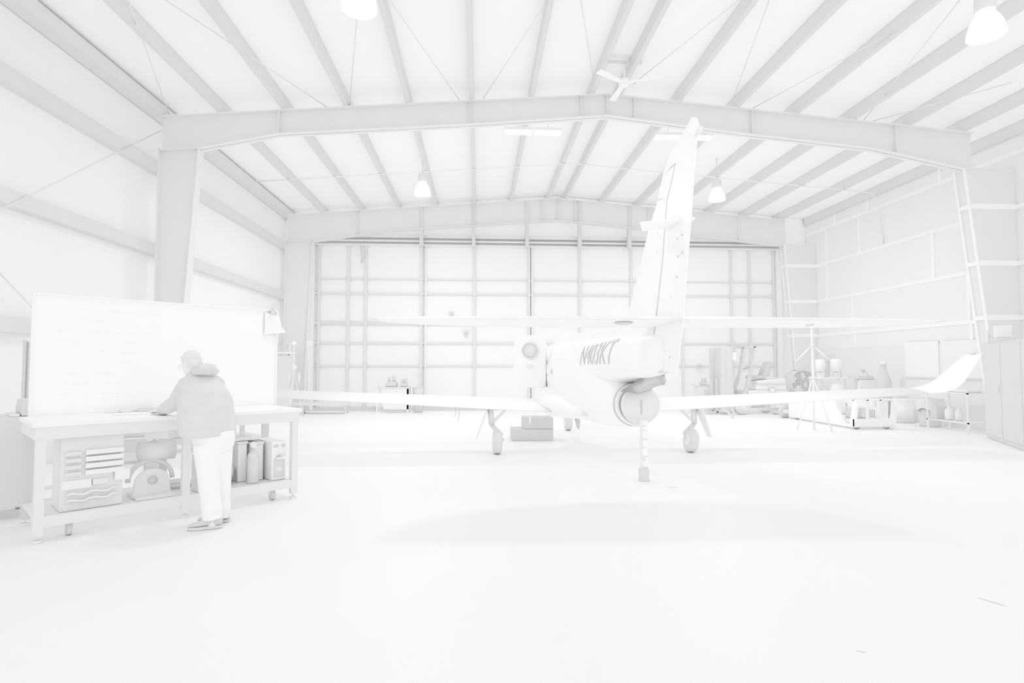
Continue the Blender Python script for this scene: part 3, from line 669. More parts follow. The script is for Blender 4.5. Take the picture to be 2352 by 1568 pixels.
MB().box((p.x-.04,19.22,0),(p.x+.03,19.3,p.z-.085)).build('conduit', M(243,.5,.2), t)
# items at the hangar door behind the left wing
yb = 18.9; a = P(880,889,yb); b = P(938,889,yb)
t = thing('work_table', 'pale small table with dark tools at the hangar door behind the left wing', 'table', ((a.x+b.x)/2,yb+.3,0))
MB().box((a.x-.25,yb,.80),(b.x+.02,yb+.6,.86)).build('tabletop', M(234,.6,.1), t); MB().box((a.x,yb+.02,.12),(b.x,yb+.58,.80)).build('cabinet', M(243,.6,.1), t)
for x in (a.x-.22,b.x-.05):
    for y in (yb+.02,yb+.52): MB().box((x,y,0),(x+.05,y+.05,.8)).build('leg', M(243,.6,.1), t)
def machine(label, px, py, Y, wd, ht, name='bench_tool'):
    p = P(px, py, Y); z = .862
    t = thing(name, label, 'tool', (p.x,Y+.2,z))
    MB().box((p.x-wd/2,Y+.05,z),(p.x+wd/2,Y+.4,z+ht*.5)).build('body', M(229,.6,.15), t, bevel=.03)
    MB().cyl((p.x-wd*.2,Y+.2,z+ht*.4),(p.x-wd*.2,Y+.2,z+ht),.05,10).build('post', M(232,.6,.15), t); MB().cyl((p.x+wd*.25,Y+.2,z+ht*.4),(p.x+wd*.25,Y+.2,z+ht*1.05),.06,10).build('post', M(231,.6,.15), t)
machine('dark bench grinder with two posts on the small table by the hangar door', 897, 880, yb, .36, .33)
machine('dark stubby machine at the right end of the small table by the hangar door', 926, 884, yb, .22, .24)
t = thing('trash_bin', 'small grey bin on the floor right of the small table by the hangar door', 'bin', (b.x+.3,yb+.2,0))
MB().lathe((b.x+.3,yb+.2,0),(0,0,1),[(.15,0),(.18,.78),(.19,.8)],20).build('bin', M(236,.6,.1), t); MB().lathe((b.x+.3,yb+.2,.8),(0,0,1),[(.19,0),(.19,.03),(.05,.08)],20).build('lid', M(230,.6,.1), t)
# whiteboard panel behind, door fittings
for (px,py,lb) in ((1037,723,'small dark ring fitting on the hangar door above the stabilizer'),(1070,766,'small dark ring fitting on the hangar door below the stabilizer')):
    p = P(px,py,YD-.03)
    t = thing('door_pulley', lb, 'pulley', p)
    MB().lathe(p, (0,-1,0), [(.05,0),(.085,0),(.085,.03),(.05,.03)], 18, cap=False).build('ring', M(233,.5,.2), t); MB().box(p+Vector((-.1,-.02,.10)), p+Vector((.1,0,.125))).build('bracket', M(234,.5,.2), t)
p = P(832,580,YD-.06)
tag(MB().tube([P(829,563,YD-.06),P(832,590,YD-.06),P(831,603,YD-.06),P(836,585,YD-.06),P(842,576,YD-.06)], .02, 6).build('loose_cable', M(235,.6,.1)), 'loose grey cable dangling from the door header near the left end', 'cable')
# dark equipment case and low crate behind the nose gear
x0, x1 = .68, 1.55; yk = 11.75
t = thing('equipment_case', 'dark case stacked behind the open cabin door under the airplane belly', 'case', ((x0+x1)/2,yk+.3,0))
MB().box((x0,yk,0),(x1,yk+.55,.24)).build('lower_box', M(227,.6,.1), t, bevel=.01); MB().box((x0+.24,yk+.02,.242),(x1,yk+.5,.48)).build('upper_box', M(227,.6,.1), t, bevel=.01)
MB().box((x0+.36,yk-.02,.36),(x0+.40,yk+.02,.50)).build('strap', M(248,.6,.1), t)
# ------------------------------------------------------------------ right side: forklift
def FK(px, py, Y=17.6): return P(px, py, Y)
fx0, fx1 = FK(1655,900).x, FK(1815,900).x; yf = 17.6
t = thing('forklift', 'dark forklift with a tall mast and pale rear counterweight parked behind the right wing', 'forklift', ((fx0+fx1)/2, yf+.5, 0))
def vb(mb, pts, d): return mb.prism([FK(x,y,yf) for x,y in pts], (0,d,0))
m = MB(); vb(m, [(1657,905),(1692,905),(1692,900),(1684,797),(1656,798),(1663,900)], .12); vb(m, [(1657,905),(1692,905),(1684,797),(1656,798)], .02)
mo = MB()
a0, a1 = FK(1656,798), FK(1690,798); 
mo.box((a0.x,yf,.1),(a0.x+.14,yf+.14,a0.z)); mo.box((a0.x,yf+.8,.1),(a0.x+.14,yf+.94,a0.z))
mo.hexa([Vector((a0.x+.14,yf+.02,.1)),Vector((a0.x+.42,yf+.02,.1)),Vector((a0.x+.42,yf+.9,.1)),Vector((a0.x+.14,yf+.9,.1)),Vector((a0.x+.1,yf+.02,a0.z)),Vector((a0.x+.36,yf+.02,a0.z)),Vector((a0.x+.36,yf+.9,a0.z)),Vector((a0.x+.1,yf+.9,a0.z))])
mo.build('mast', M(230,.6,.1), t)
g = MB()
for y in (yf+.05, yf+.85):
    g.bar((a0.x+.95,y,1.2),(a0.x+1.12,y,2.17),.06); g.bar((a0.x+.62,y,1.15),(a0.x+.85,y,2.17),.05)
    g.bar((a0.x+.85,y,2.17),(a0.x+1.2,y,2.17),.06); g.bar((a0.x+.66,y,.35),(a0.x+.95,y,1.2),.10)
for k in range(3): g.bar((a0.x+.9+.13*k,yf+.05,2.17),(a0.x+.9+.13*k,yf+.85,2.17),.04)
g.build('overhead_guard', M(228,.6,.1), t)
MB().box((a0.x+.85,yf,.35),(a0.x+2.15,yf+.9,.78)).build('chassis', M(240,.6,.1), t, bevel=.04)
MB().hexa([Vector((a0.x+1.15,yf+.02,.78)),Vector((a0.x+2.15,yf+.02,.78)),Vector((a0.x+2.15,yf+.88,.78)),Vector((a0.x+1.15,yf+.88,.78)),Vector((a0.x+1.2,yf+.02,1.08)),Vector((a0.x+2.12,yf+.02,1.14)),Vector((a0.x+2.12,yf+.88,1.14)),Vector((a0.x+1.2,yf+.88,1.08))]).build('counterweight', M(243,.6,.1), t, bevel=.03)
MB().box((a0.x+1.18,yf-.004,.96),(a0.x+2.13,yf+.3,1.0)).build('seam', M(231,.6,.1), t)
s_ = MB(); s_.box((a0.x+1.1,yf+.25,1.13),(a0.x+1.6,yf+.7,1.24)); s_.hexa([Vector((a0.x+1.5,yf+.25,1.2)),Vector((a0.x+1.72,yf+.25,1.2)),Vector((a0.x+1.72,yf+.7,1.2)),Vector((a0.x+1.5,yf+.7,1.2)),Vector((a0.x+1.72,yf+.25,1.7)),Vector((a0.x+1.84,yf+.25,1.7)),Vector((a0.x+1.84,yf+.7,1.7)),Vector((a0.x+1.72,yf+.7,1.7))])
s_.build('seat', M(226,.7,.1), t, bevel=.03)
MB().lathe((a0.x+.98,yf+.45,1.42), (-.5,0,1), [(.13,0),(.16,.0),(.16,.02),(.13,.02)], 20, cap=False).build('steering_wheel', M(232,.6,.1), t)
lp = MB().box((a0.x+1.55,yf-.012,.68),(a0.x+1.76,yf,.86)).build('data_plate', M(232,.6,.1), t)
MB().box((a0.x+1.60,yf-.016,.72),(a0.x+1.71,yf-.012,.82)).build('emblem', M(247,.6,.1), lp)
MB().box((a0.x+.38,yf-.06,1.72),(a0.x+.46,yf+.02,1.98)).build('work_light', M(249,.4,.3), t)
for x, r in ((a0.x+.7,.28),(a0.x+1.85,.24)):
    for y in (yf+.0, yf+.74):
        k = MB().lathe((x,y,r), (0,1,0), [(r*.55,0),(r*.9,0),(r,.03),(r,.14),(r*.9,.17),(r*.55,.17)], 28).build('tire', RUBBER, t)
        MB().lathe((x,y-.006,r), (0,1,0), [(.02,0),(r*.5,.01),(r*.55,.03)], 20).build('wheel_hub', M(243,.5,.2), k)
fk = MB()
for y in (yf+.25, yf+.6): fk.hexa([Vector((a0.x-.02,y,.05)),Vector((a0.x-.02,y+.1,.05)),Vector((a0.x-.95,y+.1,.05)),Vector((a0.x-.95,y,.05)),Vector((a0.x-.02,y,.10)),Vector((a0.x-.02,y+.1,.10)),Vector((a0.x-.95,y+.1,.06)),Vector((a0.x-.95,y,.06))]); fk.box((a0.x-.06,y,.05),(a0.x-.005,y+.1,1.15))
fk.build('fork', M(230,.5,.2), t)
# black industrial blower right of the forklift
yb2 = 18.3; c = P(1845,880,yb2)
t = thing('drum_fan', 'big black drum fan standing between the forklift and the white pole stand', 'fan', (c.x,yb2+.2,0))
MB().lathe((c.x,yb2,1.0), (0,1,0), [(.40,-.02),(.43,0),(.43,.42),(.40,.44)], 36, cap=False).build('drum', DARK, t)
gr = MB()
for r in (.1,.2,.3,.4):
    gr.tube([(c.x+r*math.cos(k*.2618),yb2-.02,1.0+r*math.sin(k*.2618)) for k in range(25)], .008, 6)
for k in range(8): gr.cyl((c.x,yb2-.02,1.0),(c.x+.42*math.cos(k*.7854),yb2-.02,1.0+.42*math.sin(k*.7854)),.007,6)
gr.build('grille', M(234,.5,.2), t)
MB().lathe((c.x,yb2+.1,1.0), (0,1,0), [(.05,-.06),(.1,0),(.1,.2)], 20).build('motor', M(228,.6,.1), t)
for k in range(4):
    a = k*math.pi/2+.4; d = Vector((math.cos(a),0,math.sin(a))); n = Vector((-d.z,.35,d.x))
    o = Vector((c.x,yb2+.12,1.0)); MB().hexa([o+d*.08-n*.05, o+d*.36-n*.12, o+d*.36+n*.12, o+d*.08+n*.05, o+d*.08-n*.05+Vector((0,.012,0)), o+d*.36-n*.12+Vector((0,.012,0)), o+d*.36+n*.12+Vector((0,.012,0)), o+d*.08+n*.05+Vector((0,.012,0))]).build('blade', M(226,.6,.1), t)
fb = MB()
for sx2 in (-1,1): fb.bar((c.x+sx2*.36,yb2+.2,0),(c.x+sx2*.40,yb2+.2,1.0),.05); fb.bar((c.x+sx2*.36,yb2-.1,.02),(c.x+sx2*.36,yb2+.5,.02),.05)
fb.build('stand', DARK, t); MB().hexa([Vector((c.x-.2,yb2+.05,1.4)),Vector((c.x+.2,yb2+.05,1.4)),Vector((c.x+.2,yb2+.35,1.4)),Vector((c.x-.2,yb2+.35,1.4)),Vector((c.x-.02,yb2+.1,1.66)),Vector((c.x+.12,yb2+.1,1.66)),Vector((c.x+.12,yb2+.3,1.66)),Vector((c.x-.02,yb2+.3,1.66))]).build('hood', DARK, t, bevel=.03)
# white pole stand
yp = 13.2; p = P(1865,760,yp)
t = thing('pole_stand', 'tall white pole stand with two drooping arms behind the right half of the stabilizer', 'stand', (p.x,yp,0))
MB().cyl((p.x,yp,.02),(p.x,yp,2.55),.028,12).build('pole', M(252,.4,.2), t)
hz = P(1865,792,yp).z
for dx, zz in ((-.43,-.41),(.42,-.36)): MB().cyl((p.x,yp,hz),(p.x+dx,yp,hz+zz),.018,8).build('arm', M(252,.4,.2), t)
zl = P(1865,866,yp).z
for k in range(3):
    an = math.radians(100+k*120+80); MB().cyl((p.x,yp,zl),(p.x+.42*math.cos(an),yp+.42*math.sin(an),0.02),.018,8).build('leg', M(251,.4,.2), t)
MB().lathe((p.x,yp,zl-.03),(0,0,1),[(.04,0),(.045,.03),(.04,.06)],14).build('collar', M(245,.4,.2), t)
MB().lathe((p.x,yp,hz-.03),(0,0,1),[(.04,0),(.045,.03),(.04,.06)],14).build('collar', M(245,.4,.2), t)
# test cart with two white canisters
yc = 16.95
def XC(px): return P(px, 860, yc).x
def ZC(py): return P(1900, py, yc).z
t = thing('fluid_service_cart', 'service cart with two white canisters on posts and a round gauge behind the right wing', 'cart', ((XC(1875)+XC(1965))/2, yc+.3, 0))
for px, top in ((1884,825),(1920,824)):
    x = XC(px); w_ = .135 if px < 1900 else .15
    MB().lathe((x,yc,ZC(853)), (0,0,1), [(.03,-.02),(w_*.6,0),(w_,.04),(w_,ZC(top)-ZC(853)-.04),(w_*.85,ZC(top)-ZC(853))], 24).build('canister', M(250,.4,.2), t)
    MB().box((x-.07,yc-.05,ZC(866)),(x+.12,yc+.05,ZC(853)-.02)).build('pump_body', M(242,.5,.2), t)
    MB().cyl((x+.16,yc,ZC(866)),(x+.16,yc,ZC(840)),.02,8).build('pipe', M(236,.5,.2), t)
MB().box((XC(1873),yc-.15,ZC(869)),(XC(1962),yc+.4,ZC(866))).build('tray', M(250,.4,.2), t)
MB().box((XC(1873),yc-.1,.22),(XC(1960),yc+.38,.62)).build('cabinet', M(244,.5,.2), t, bevel=.02)
for px in (1876, 1958):
    for dy in (-.08,.36): MB().box((XC(px)-.02,yc+dy-.02,0),(XC(px)+.02,yc+dy+.02,ZC(869))).build('post', M(240,.5,.2), t)
MB().lathe((XC(1913),yc-.2,ZC(895)), (0,0,1), [(.20,-.1),(.19,.02),(.15,.16),(.03,.18)], 24).build('tank', M(248,.4,.2), t)
MB().ell((XC(1917),yc-.16,ZC(870)),(.06,0,0),(0,.05,0),(0,0,.05),14,8).build('valve', DARK, t)
MB().lathe((XC(1951),yc-.2,ZC(875)), (0,-.5,1), [(.10,0),(.125,.0),(.125,.03),(.10,.03)], 24, cap=False).build('gauge_ring', M(250,.4,.3), t)
MB().cyl((XC(1951),yc-.17,ZC(905)),(XC(1951),yc-.17,ZC(877)),.03,10).build('gauge_stem', M(238,.5,.2), t)
MB().tube([(XC(1880),yc-.12,ZC(895)),(XC(1878),yc-.14,ZC(880)),(XC(1890),yc-.14,ZC(884)),(XC(1898),yc-.12,ZC(898))], .025, 8).build('hose', M(240,.5,.2), t)
MB().box((XC(1903),yc+.1,ZC(830)),(XC(1925),yc+.2,ZC(812))).build('control_box', M(233,.6,.1), t); MB().box((XC(1906),yc+.12,ZC(866)),(XC(1912),yc+.18,ZC(830))).build('mast', M(234,.6,.1), t)
# upholstered swivel chair shape with desk lamp
yh = 15.9
def XH(px): return P(px, 870, yh).x
def ZH(py): return P(1990, py, yh).z
t = thing('generator', 'pale boxy generator with a dark top cover behind the outer right wing', 'generator', ((XH(1970)+XH(2018))/2, yh+.3, 0))
MB().hexa([Vector((XH(1968),yh,.15)),Vector((XH(2016),yh,.15)),Vector((XH(2016),yh+.45,.15)),Vector((XH(1968),yh+.45,.15)),Vector((XH(1973),yh,ZH(871))),Vector((XH(2013),yh,ZH(871))),Vector((XH(2013),yh+.45,ZH(871))),Vector((XH(1973),yh+.45,ZH(871)))]).build('housing', M(245,.5,.2), t, bevel=.03)
MB().box((XH(1969),yh-.01,ZH(871)),(XH(2007),yh+.45,ZH(863))).build('top_cover', M(231,.6,.1), t, bevel=.02)
MB().tube([(XH(2004),yh+.1,ZH(865)),(XH(2015),yh+.1,ZH(872)),(XH(2020),yh+.1,ZH(884)),(XH(2017),yh+.1,ZH(896))], .03, 8).build('hose', M(233,.6,.1), t)
MB().hexa([Vector((XH(1958),yh+.05,.15)),Vector((XH(1968),yh+.05,.15)),Vector((XH(1968),yh+.4,.15)),Vector((XH(1958),yh+.4,.15)),Vector((XH(1966),yh+.05,ZH(868))),Vector((XH(1973),yh+.05,ZH(868))),Vector((XH(1973),yh+.4,ZH(868))),Vector((XH(1966),yh+.4,ZH(868)))]).build('side_panel', M(232,.6,.1), t)
for px in (1973,2010): 
    for dy in (.06,.38): MB().tube([(XH(px),yh+dy-.03,.075),(XH(px),yh+dy+.03,.075)],[.075,.075],14).build('caster', RUBBER, t)
lx = XH(2000)
t = thing('gooseneck_lamp', 'small gooseneck lamp with a dark head above the generator top cover', 'lamp', (lx,yh+.2,ZH(863)))
MB().tube([(XH(2006),yh+.2,ZH(863)+.012),(XH(2004),yh+.2,ZH(858)),(XH(2000),yh+.2,ZH(853)),(XH(1996),yh+.2,ZH(851))], .012, 6).build('gooseneck', M(236,.6,.1), t)
MB().lathe((XH(1996)-.01,yh+.2,ZH(850)), (-.6,0,-.6), [(.02,-.04),(.05,0),(.06,.05)], 16).build('lamp_head', M(230,.6,.1), t)
MB().box((XH(2003),yh+.17,ZH(863)+.008),(XH(2008),yh+.23,ZH(862)+.014)).build('base', M(236,.6,.1), t)
# white low transport dolly, its swooping side panel facing the camera
xw = 9.15
def SW(px, py): 
    p = PX(px, py, xw); return Vector((xw, p.y, max(p.z, .05)))
t = thing('aircraft_tug', 'low white aircraft tug with a swooping side panel under the outer right wing', 'tug', (xw+.5, 14.8, 0))
sw = [SW(x,y) for x,y in ((1811,915),(1811,956),(1840,964),(1900,974),(1955,984),(1962,984),(1968,918),(1957,918),(1955,950),(1951,970),(1947,975),(1938,968),(1929,952),(1921,936),(1918,915))]
MB().prism(sw, (.06,0,0)).build('side_panel', M(251,.4,.2), t)
MB().prism([v+Vector((1.0,0,0)) for v in sw], (.06,0,0)).build('side_panel', M(249,.4,.2), t)
yn0 = SW(1962,984).y; yn1 = SW(1811,956).y
MB().box((xw,yn0-.02,.06),(xw+1.06,yn0+.05,.26)).build('front_bumper', M(248,.4,.2), t, bevel=.01)
MB().box((xw+.07,yn0+.06,.16),(xw+.99,yn1,.22)).build('deck', M(242,.5,.2), t)
MB().box((xw+.07,yn1-1.2,.22),(xw+.99,yn1,.56)).build('engine_cover', M(247,.4,.2), t, bevel=.03)
MB().box((xw+.3,yn0+.5,.22),(xw+.7,yn0+.8,.5)).build('seat', DARK, t, bevel=.03)
for dx in (.33,.66): MB().box((xw+dx,yn0-.01,.26),(xw+dx+.05,yn0+.04,.72)).build('post', M(246,.4,.2), t)
MB().box((xw,yn0-.01,.70),(xw+1.06,yn0+.04,.75)).build('top_bar', M(248,.4,.2), t)
MB().box((xw+.40,yn0+.1,.28),(xw+.62,yn0+.3,.48)).build('battery', M(229,.6,.1), t)
for x in (xw+.9, xw+.14):
    for y in (yn0+.12, yn1-.25):
        k = MB().lathe((x-.05,y,.10), (1,0,0), [(.06,0),(.095,.005),(.10,.03),(.10,.07),(.095,.095),(.06,.10)], 20).build('tire', RUBBER, t)
wy = 16.6; wp = P(1800,943,wy)
k = MB().lathe((wp.x,wy,.20), (0,-1,0), [(.10,0),(.18,0),(.20,.03),(.20,.12),(.18,.15),(.10,.15)], 28).build('tire', M(230,.6,.1), t); MB().lathe((wp.x,wy-.15,.20), (0,-1,0), [(.03,-.02),(.13,0),(.14,-.02)], 24).build('wheel_hub', M(248,.4,.2), k)
MB().box((wp.x-.1,wy-.1,.15),(xw+.3,yn1-.02,.25)).build('axle', M(240,.5,.2), t)
tb = MB(); tb.cyl(P(1795,938,16.8), P(1692,942,16.8), .035, 10)  # long dark horizontal bar reaching left from the loose wheel
a_ = P(1795,938,16.8); tb.bar(a_, (wp.x,wy+.05,.2), .06)
tb.build('dark_bar', M(231,.5,.2), t)
# white drum, lined trash can, wire shelf, tall dark cabinet along the right wall
c = P(2073,940,15.0)
t = thing('steel_drum', 'white steel drum with a dark foot ring by the right wall', 'drum', (c.x,15.0,0))
MB().lathe((c.x,15.0,0), (0,0,1), [(.26,.09),(.26,.34),(.265,.35),(.26,.36),(.26,.60),(.27,.62),(.25,.64)], 32).build('drum_body', M(249,.4,.2), t)
MB().lathe((c.x,15.0,0), (0,0,1), [(.28,0),(.28,.05),(.26,.055)], 32).build('foot_ring', M(231,.6,.1), t); MB().lathe((c.x,15.0,.055), (0,0,1), [(.285,0),(.285,.02),(.265,.03)], 32).build('rim', M(250,.4,.2), t)
c2 = P(2030,940,15.0); tag(MB().box((c2.x-.10,14.95,0),(c2.x+.09,15.15,.58)).build('paper_carton', M(249,.6,.1), bevel=.008), 'narrow white carton between the tug and the white steel drum', 'carton')
c = P(2136,945,13.95)
t = thing('trash_can', 'grey trash can with a pale plastic bag liner by the right wall', 'trash can', (c.x,13.95,0))
MB().lathe((c.x,13.95,0), (0,0,1), [(.22,0),(.23,.03),(.29,.70)], 28).build('can', M(231,.6,.1), t)
rr = random.Random(2); R = []
for j, (r, z) in enumerate(((.305,.45),(.31,.55),(.305,.66),(.30,.72),(.27,.72),(.25,.62))): R.append([Vector((c.x+(r+.014*math.sin(5*k+j)*(j<3))*math.cos(k*.2244), 13.95+(r+.014*math.sin(5*k+j)*(j<3))*math.sin(k*.2244), z+(.03*math.sin(k*1.3) if j == 0 else 0))) for k in range(28)])
MB().loft(R, cap=False).build('bag_liner', M(240,.3,.3), t)
x0, x1, y0, y1 = 11.15, 11.75, 12.35, 13.55
t = thing('wire_shelf', 'grey wheeled metal shelf with mixed items between the trash can and the tall dark cabinet', 'shelf', ((x0+x1)/2,(y0+y1)/2,0))
for z in (.22, .90): MB().box((x0,y0,z),(x1,y1,z+.03)).build('shelf_board', M(240,.5,.2), t)
for x in (x0,x1-.03):
    for y in (y0,y1-.03):
        l = MB().box((x,y,.06),(x+.03,y+.03,1.0)).build('post', M(242,.5,.2), t); MB().ell((x+.015,y+.015,.03),(.03,0,0),(0,.03,0),(0,0,.03),10,6).build('caster', M(247,.5,.2), l)
tag(MB().lathe((11.35,13.1,.253),(0,0,1),[(.08,0),(.09,.02),(.09,.22),(.03,.30),(.03,.33)],18).build('jug', M(244,.5,.2)), 'pale jug on the lower board of the grey metal shelf, farther from the dark cabinet', 'jug')
tag(MB().lathe((11.38,12.85,.253),(0,0,1),[(.07,0),(.08,.02),(.08,.2),(.03,.28),(.03,.31)],18).build('jug', M(240,.5,.2)), 'pale jug on the lower board of the grey metal shelf, nearer to the dark cabinet', 'jug')
tag(MB().box((11.2,13.3,.253),(11.6,13.5,.55)).build('carton', M(229,.6,.1)), 'dark carton on the lower board of the grey metal shelf', 'carton')
tag(MB().box((11.25,12.5,.932),(11.65,13.6,.99)).build('flat_tray', M(243,.5,.2), bevel=.01), 'flat pale tray on the top board of the grey metal shelf', 'tray')
d = Vector((-.496,-.868,0)); n = Vector((.868,-.496,0)); o = Vector((11.02,11.75,0))
t = thing('storage_cabinet', 'tall dark storage cabinet at the right edge of the photo', 'cabinet', o+d*1.1+n*.35)
CAB = M(233,.6,.1)
MB().obox(o+Vector((0,0,.0)), d*2.3, n*.7, (0,0,2.04)).build('body', CAB, t, bevel=.01)
for k in range(2):
    dd = MB().obox(o+d*(.04+1.12*k)-n*.02+Vector((0,0,.1)), d*1.09, n*.02, (0,0,1.9)).build('door', CAB, t)
    MB().obox(o+d*(1.05+.14*k)-n*.045+Vector((0,0,1.0)), d*.02, n*.025, (0,0,.16)).build('handle', M(236,.5,.2), dd)
p = o+d*.12+n*.1+Vector((0,0,2.04))
t = thing('electric_box', 'pale boxy charger on top of the tall dark cabinet', 'charger', p+d*.2)
MB().obox(p+Vector((0,0,.10)), d*.16, n*.25, (0,0,.26)).build('end_panel', M(232,.6,.1), t); MB().obox(p+d*.16+Vector((0,0,.10)), d*.26, n*.25, (0,0,.26)).build('case', M(243,.6,.1), t, bevel=.015)
MB().obox(p-d*.08+Vector((0,0,.0)), d*.55, n*.3, (0,0,.10)).build('base', M(234,.6,.1), t)
t = thing('notice_card', 'pale card with a dark knob on a post behind the tall dark cabinet', 'card', P(2278,770,11.8))
q = P(2278,772,11.8); MB().box((q.x-.12,11.78,1.55),(q.x+.13,11.81,q.z+.14)).build('card', M(245,.7,.1), t); MB().ell(P(2277,772,11.76),(.03,0,0),(0,.02,0),(0,0,.03),10,6).build('knob', DARK, t)
MB().cyl((q.x-.05,11.8,0),(q.x-.05,11.8,1.56),.02,8).build('post', M(240,.6,.1), t); MB().cyl((q.x-.05,11.8,0),(q.x-.05,11.8,.02),.10,14).build('base', M(240,.6,.1), t)
# boards on the right wall
def wallboard(px0, px1, y0, y1, label, g):
    a, b = PX(px0, y0, XR-.04), PX(px1, y1, XR-.04); zt, zb = PX(px0,y0,XR-.04).z, PX(px0,y1,XR-.04).z
    t = thing('notice_board', label, 'board', (XR-.03,(a.y+b.y)/2,zb))
    MB().box((XR-.045,min(a.y,b.y),zb),(XR-.022,max(a.y,b.y),zt)).build('panel', M(g,.6,.1), t)
    MB().box((XR-.07,min(a.y,b.y),zb-.04),(XR-.022,max(a.y,b.y),zb)).build('tray', M(235,.6,.1), t)
wallboard(2078,2157,786,864,'white board on the right wall, left of two', 248)
wallboard(2163,2262,783,866,'white board on the right wall nearest the dark cabinet', 245)
c = P(2074,905,15.6)
t = thing('canister', 'dark bottle-shaped canister with a pale cap before the right wall boards', 'canister', (11.5,15.5,0))
xq = 11.5
MB().lathe((xq,15.5,.0),(0,0,1),[(.2,0),(.2,1.1),(.17,1.2),(.09,1.42),(.085,1.58)],24).build('bottle', M(231,.6,.1), t); MB().lathe((xq,15.5,1.58),(0,0,1),[(.09,0),(.09,.07),(.05,.1)],20).build('cap', M(245,.5,.2), t)
# things at the door right of the fin
yg = 18.7; 
t = thing('bench_cabinet', 'grey bench cabinet at the hangar door just right of the fin', 'cabinet', (P(1620,900,yg).x,yg+.3,0))
MB().box((P(1605,900,yg).x,yg,0),(P(1648,900,yg).x,yg+.5,P(1620,886,yg).z)).build('body', M(240,.6,.1), t, bevel=.01); MB().box((P(1598,900,yg).x,yg-.02,P(1620,886,yg).z),(P(1652,900,yg).x,yg+.5,P(1620,884,yg).z)).build('worktop', M(236,.6,.1), t)
MB().box((P(1617,900,yg).x,yg-.01,.3),(P(1638,900,yg).x,yg,.75)).build('door', M(234,.6,.1), t)
zv = P(1620,884,yg).z
t = thing('bench_vise', 'dark vise with a hanging wire ring on the grey bench cabinet right of the fin', 'vise', (P(1622,900,yg).x,yg+.2,zv))
xv = P(1622,900,yg).x
MB().box((xv-.1,yg+.1,zv),(xv+.1,yg+.35,zv+.12)).build('body', M(232,.6,.1), t, bevel=.02); MB().box((xv-.06,yg+.1,zv+.12),(xv+.07,yg+.3,zv+.26)).build('jaw', M(231,.6,.1), t, bevel=.02); MB().ell((xv,yg+.15,zv+.28),(.05,0,0),(0,.05,0),(0,0,.05),10,6).build('knob', M(246,.4,.3), t)
p = P(1606,842,YD-.05)
tag(MB().lathe(p, (0,-1,0), [(.088,0),(.105,0),(.105,.02),(.088,.02)], 24, cap=False).build('wire_ring', M(236,.6,.1)), 'grey wire ring hanging on the hangar door rail right of the fin', 'ring')
# ------------------------------------------------------------------ person at the bench
def fuse(name, mb, mat, parent, vox=.008, smooth=6):
    # one continuous skin grown over the overlapping limb shapes
    m = mb.mesh(name); o = bpy.data.objects.new(name, m); COL.objects.link(o); m.materials.append(mat)
    r = o.modifiers.new('skin', 'REMESH'); r.mode = 'VOXEL'; r.voxel_size = vox; r.use_smooth_shade = True
    s = o.modifiers.new('soft', 'SMOOTH'); s.iterations = smooth; s.factor = .5
    dg = bpy.context.evaluated_depsgraph_get(); me = bpy.data.meshes.new_from_object(o.evaluated_get(dg))
    me.name = name; me.materials.clear(); me.materials.append(mat)
    bpy.data.objects.remove(o)
    o = bpy.data.objects.new(name, me); COL.objects.link(o)
    me.polygons.foreach_set('use_smooth', [True]*len(me.polygons))
    adopt(o, parent); return o
YM = 5.75
G = PZ(482, 1200); 
t = thing('person', 'person in dark hooded jacket and pale trousers leaning over the workbench by the whiteboard', 'person', (P(485,1200,YM).x, YM, 0))
FW = Vector((-.90,.43,0)).normalized(); LF = Vector((-.43,-.90,0)).normalized(); ZU = Vector((0,0,1))
def ring(c, a, b, fw, lf, n=24, up=None):
    return [c+fw*(a*math.cos(2*math.pi*k/n))+lf*(b*math.sin(2*math.pi*k/n)) for k in range(n)]
skin = M(246,.6,.15); JK = M(233,.85,.05,.02,9.0); TR = M(252,.85,.05,.006,5.0); HAIR = M(238,.9,.05,.03,30.0)
hip = P(489, 990, YM); sh = P(459, 866, YM)
lean = (sh-hip).normalized()
Ls, Rs = P(452,886,YM)+LF*.10, P(464,884,YM)-LF*.14
Le, Lw = P(407,923,5.78), P(369,941,6.02)
Re, Rw = P(462,925,6.12), P(480,945,6.40)
Lk, La = P(480,1098,5.64), P(488,1190,5.64); Rk, Ra = P(506,1094,5.84), P(506,1186,5.86)
Lh, Rh = P(474,1020,5.66), P(506,1018,5.84)
nk0, nk1 = P(457,862,YM), P(446,845,YM)
hc = P(439,836,YM)
hu = (ZU*.93+FW*.37).normalized(); hf = (FW*.93-ZU*.37).normalized()
b = MB()
b.loft([ring(P(x,y,YM),a_,b_,FW,LF) for x,y,a_,b_ in ((487,1015,.11,.15),(484,975,.12,.16),(476,930,.11,.15),(466,890,.11,.17),(459,868,.08,.15),(455,858,.055,.07))])
for h_,k_,a_ in ((Lh,Lk,La),(Rh,Rk,Ra)): b.tube([h_,k_,a_,a_-ZU*.09], [.085,.058,.042,.045], 14)
for s_,e_,w_ in ((Ls,Le,Lw),(Rs,Re,Rw)): b.tube([s_,e_,w_], [.055,.043,.03], 14)
b.tube([nk0, nk1, hc-hu*.02], [.06,.056,.06], 16)
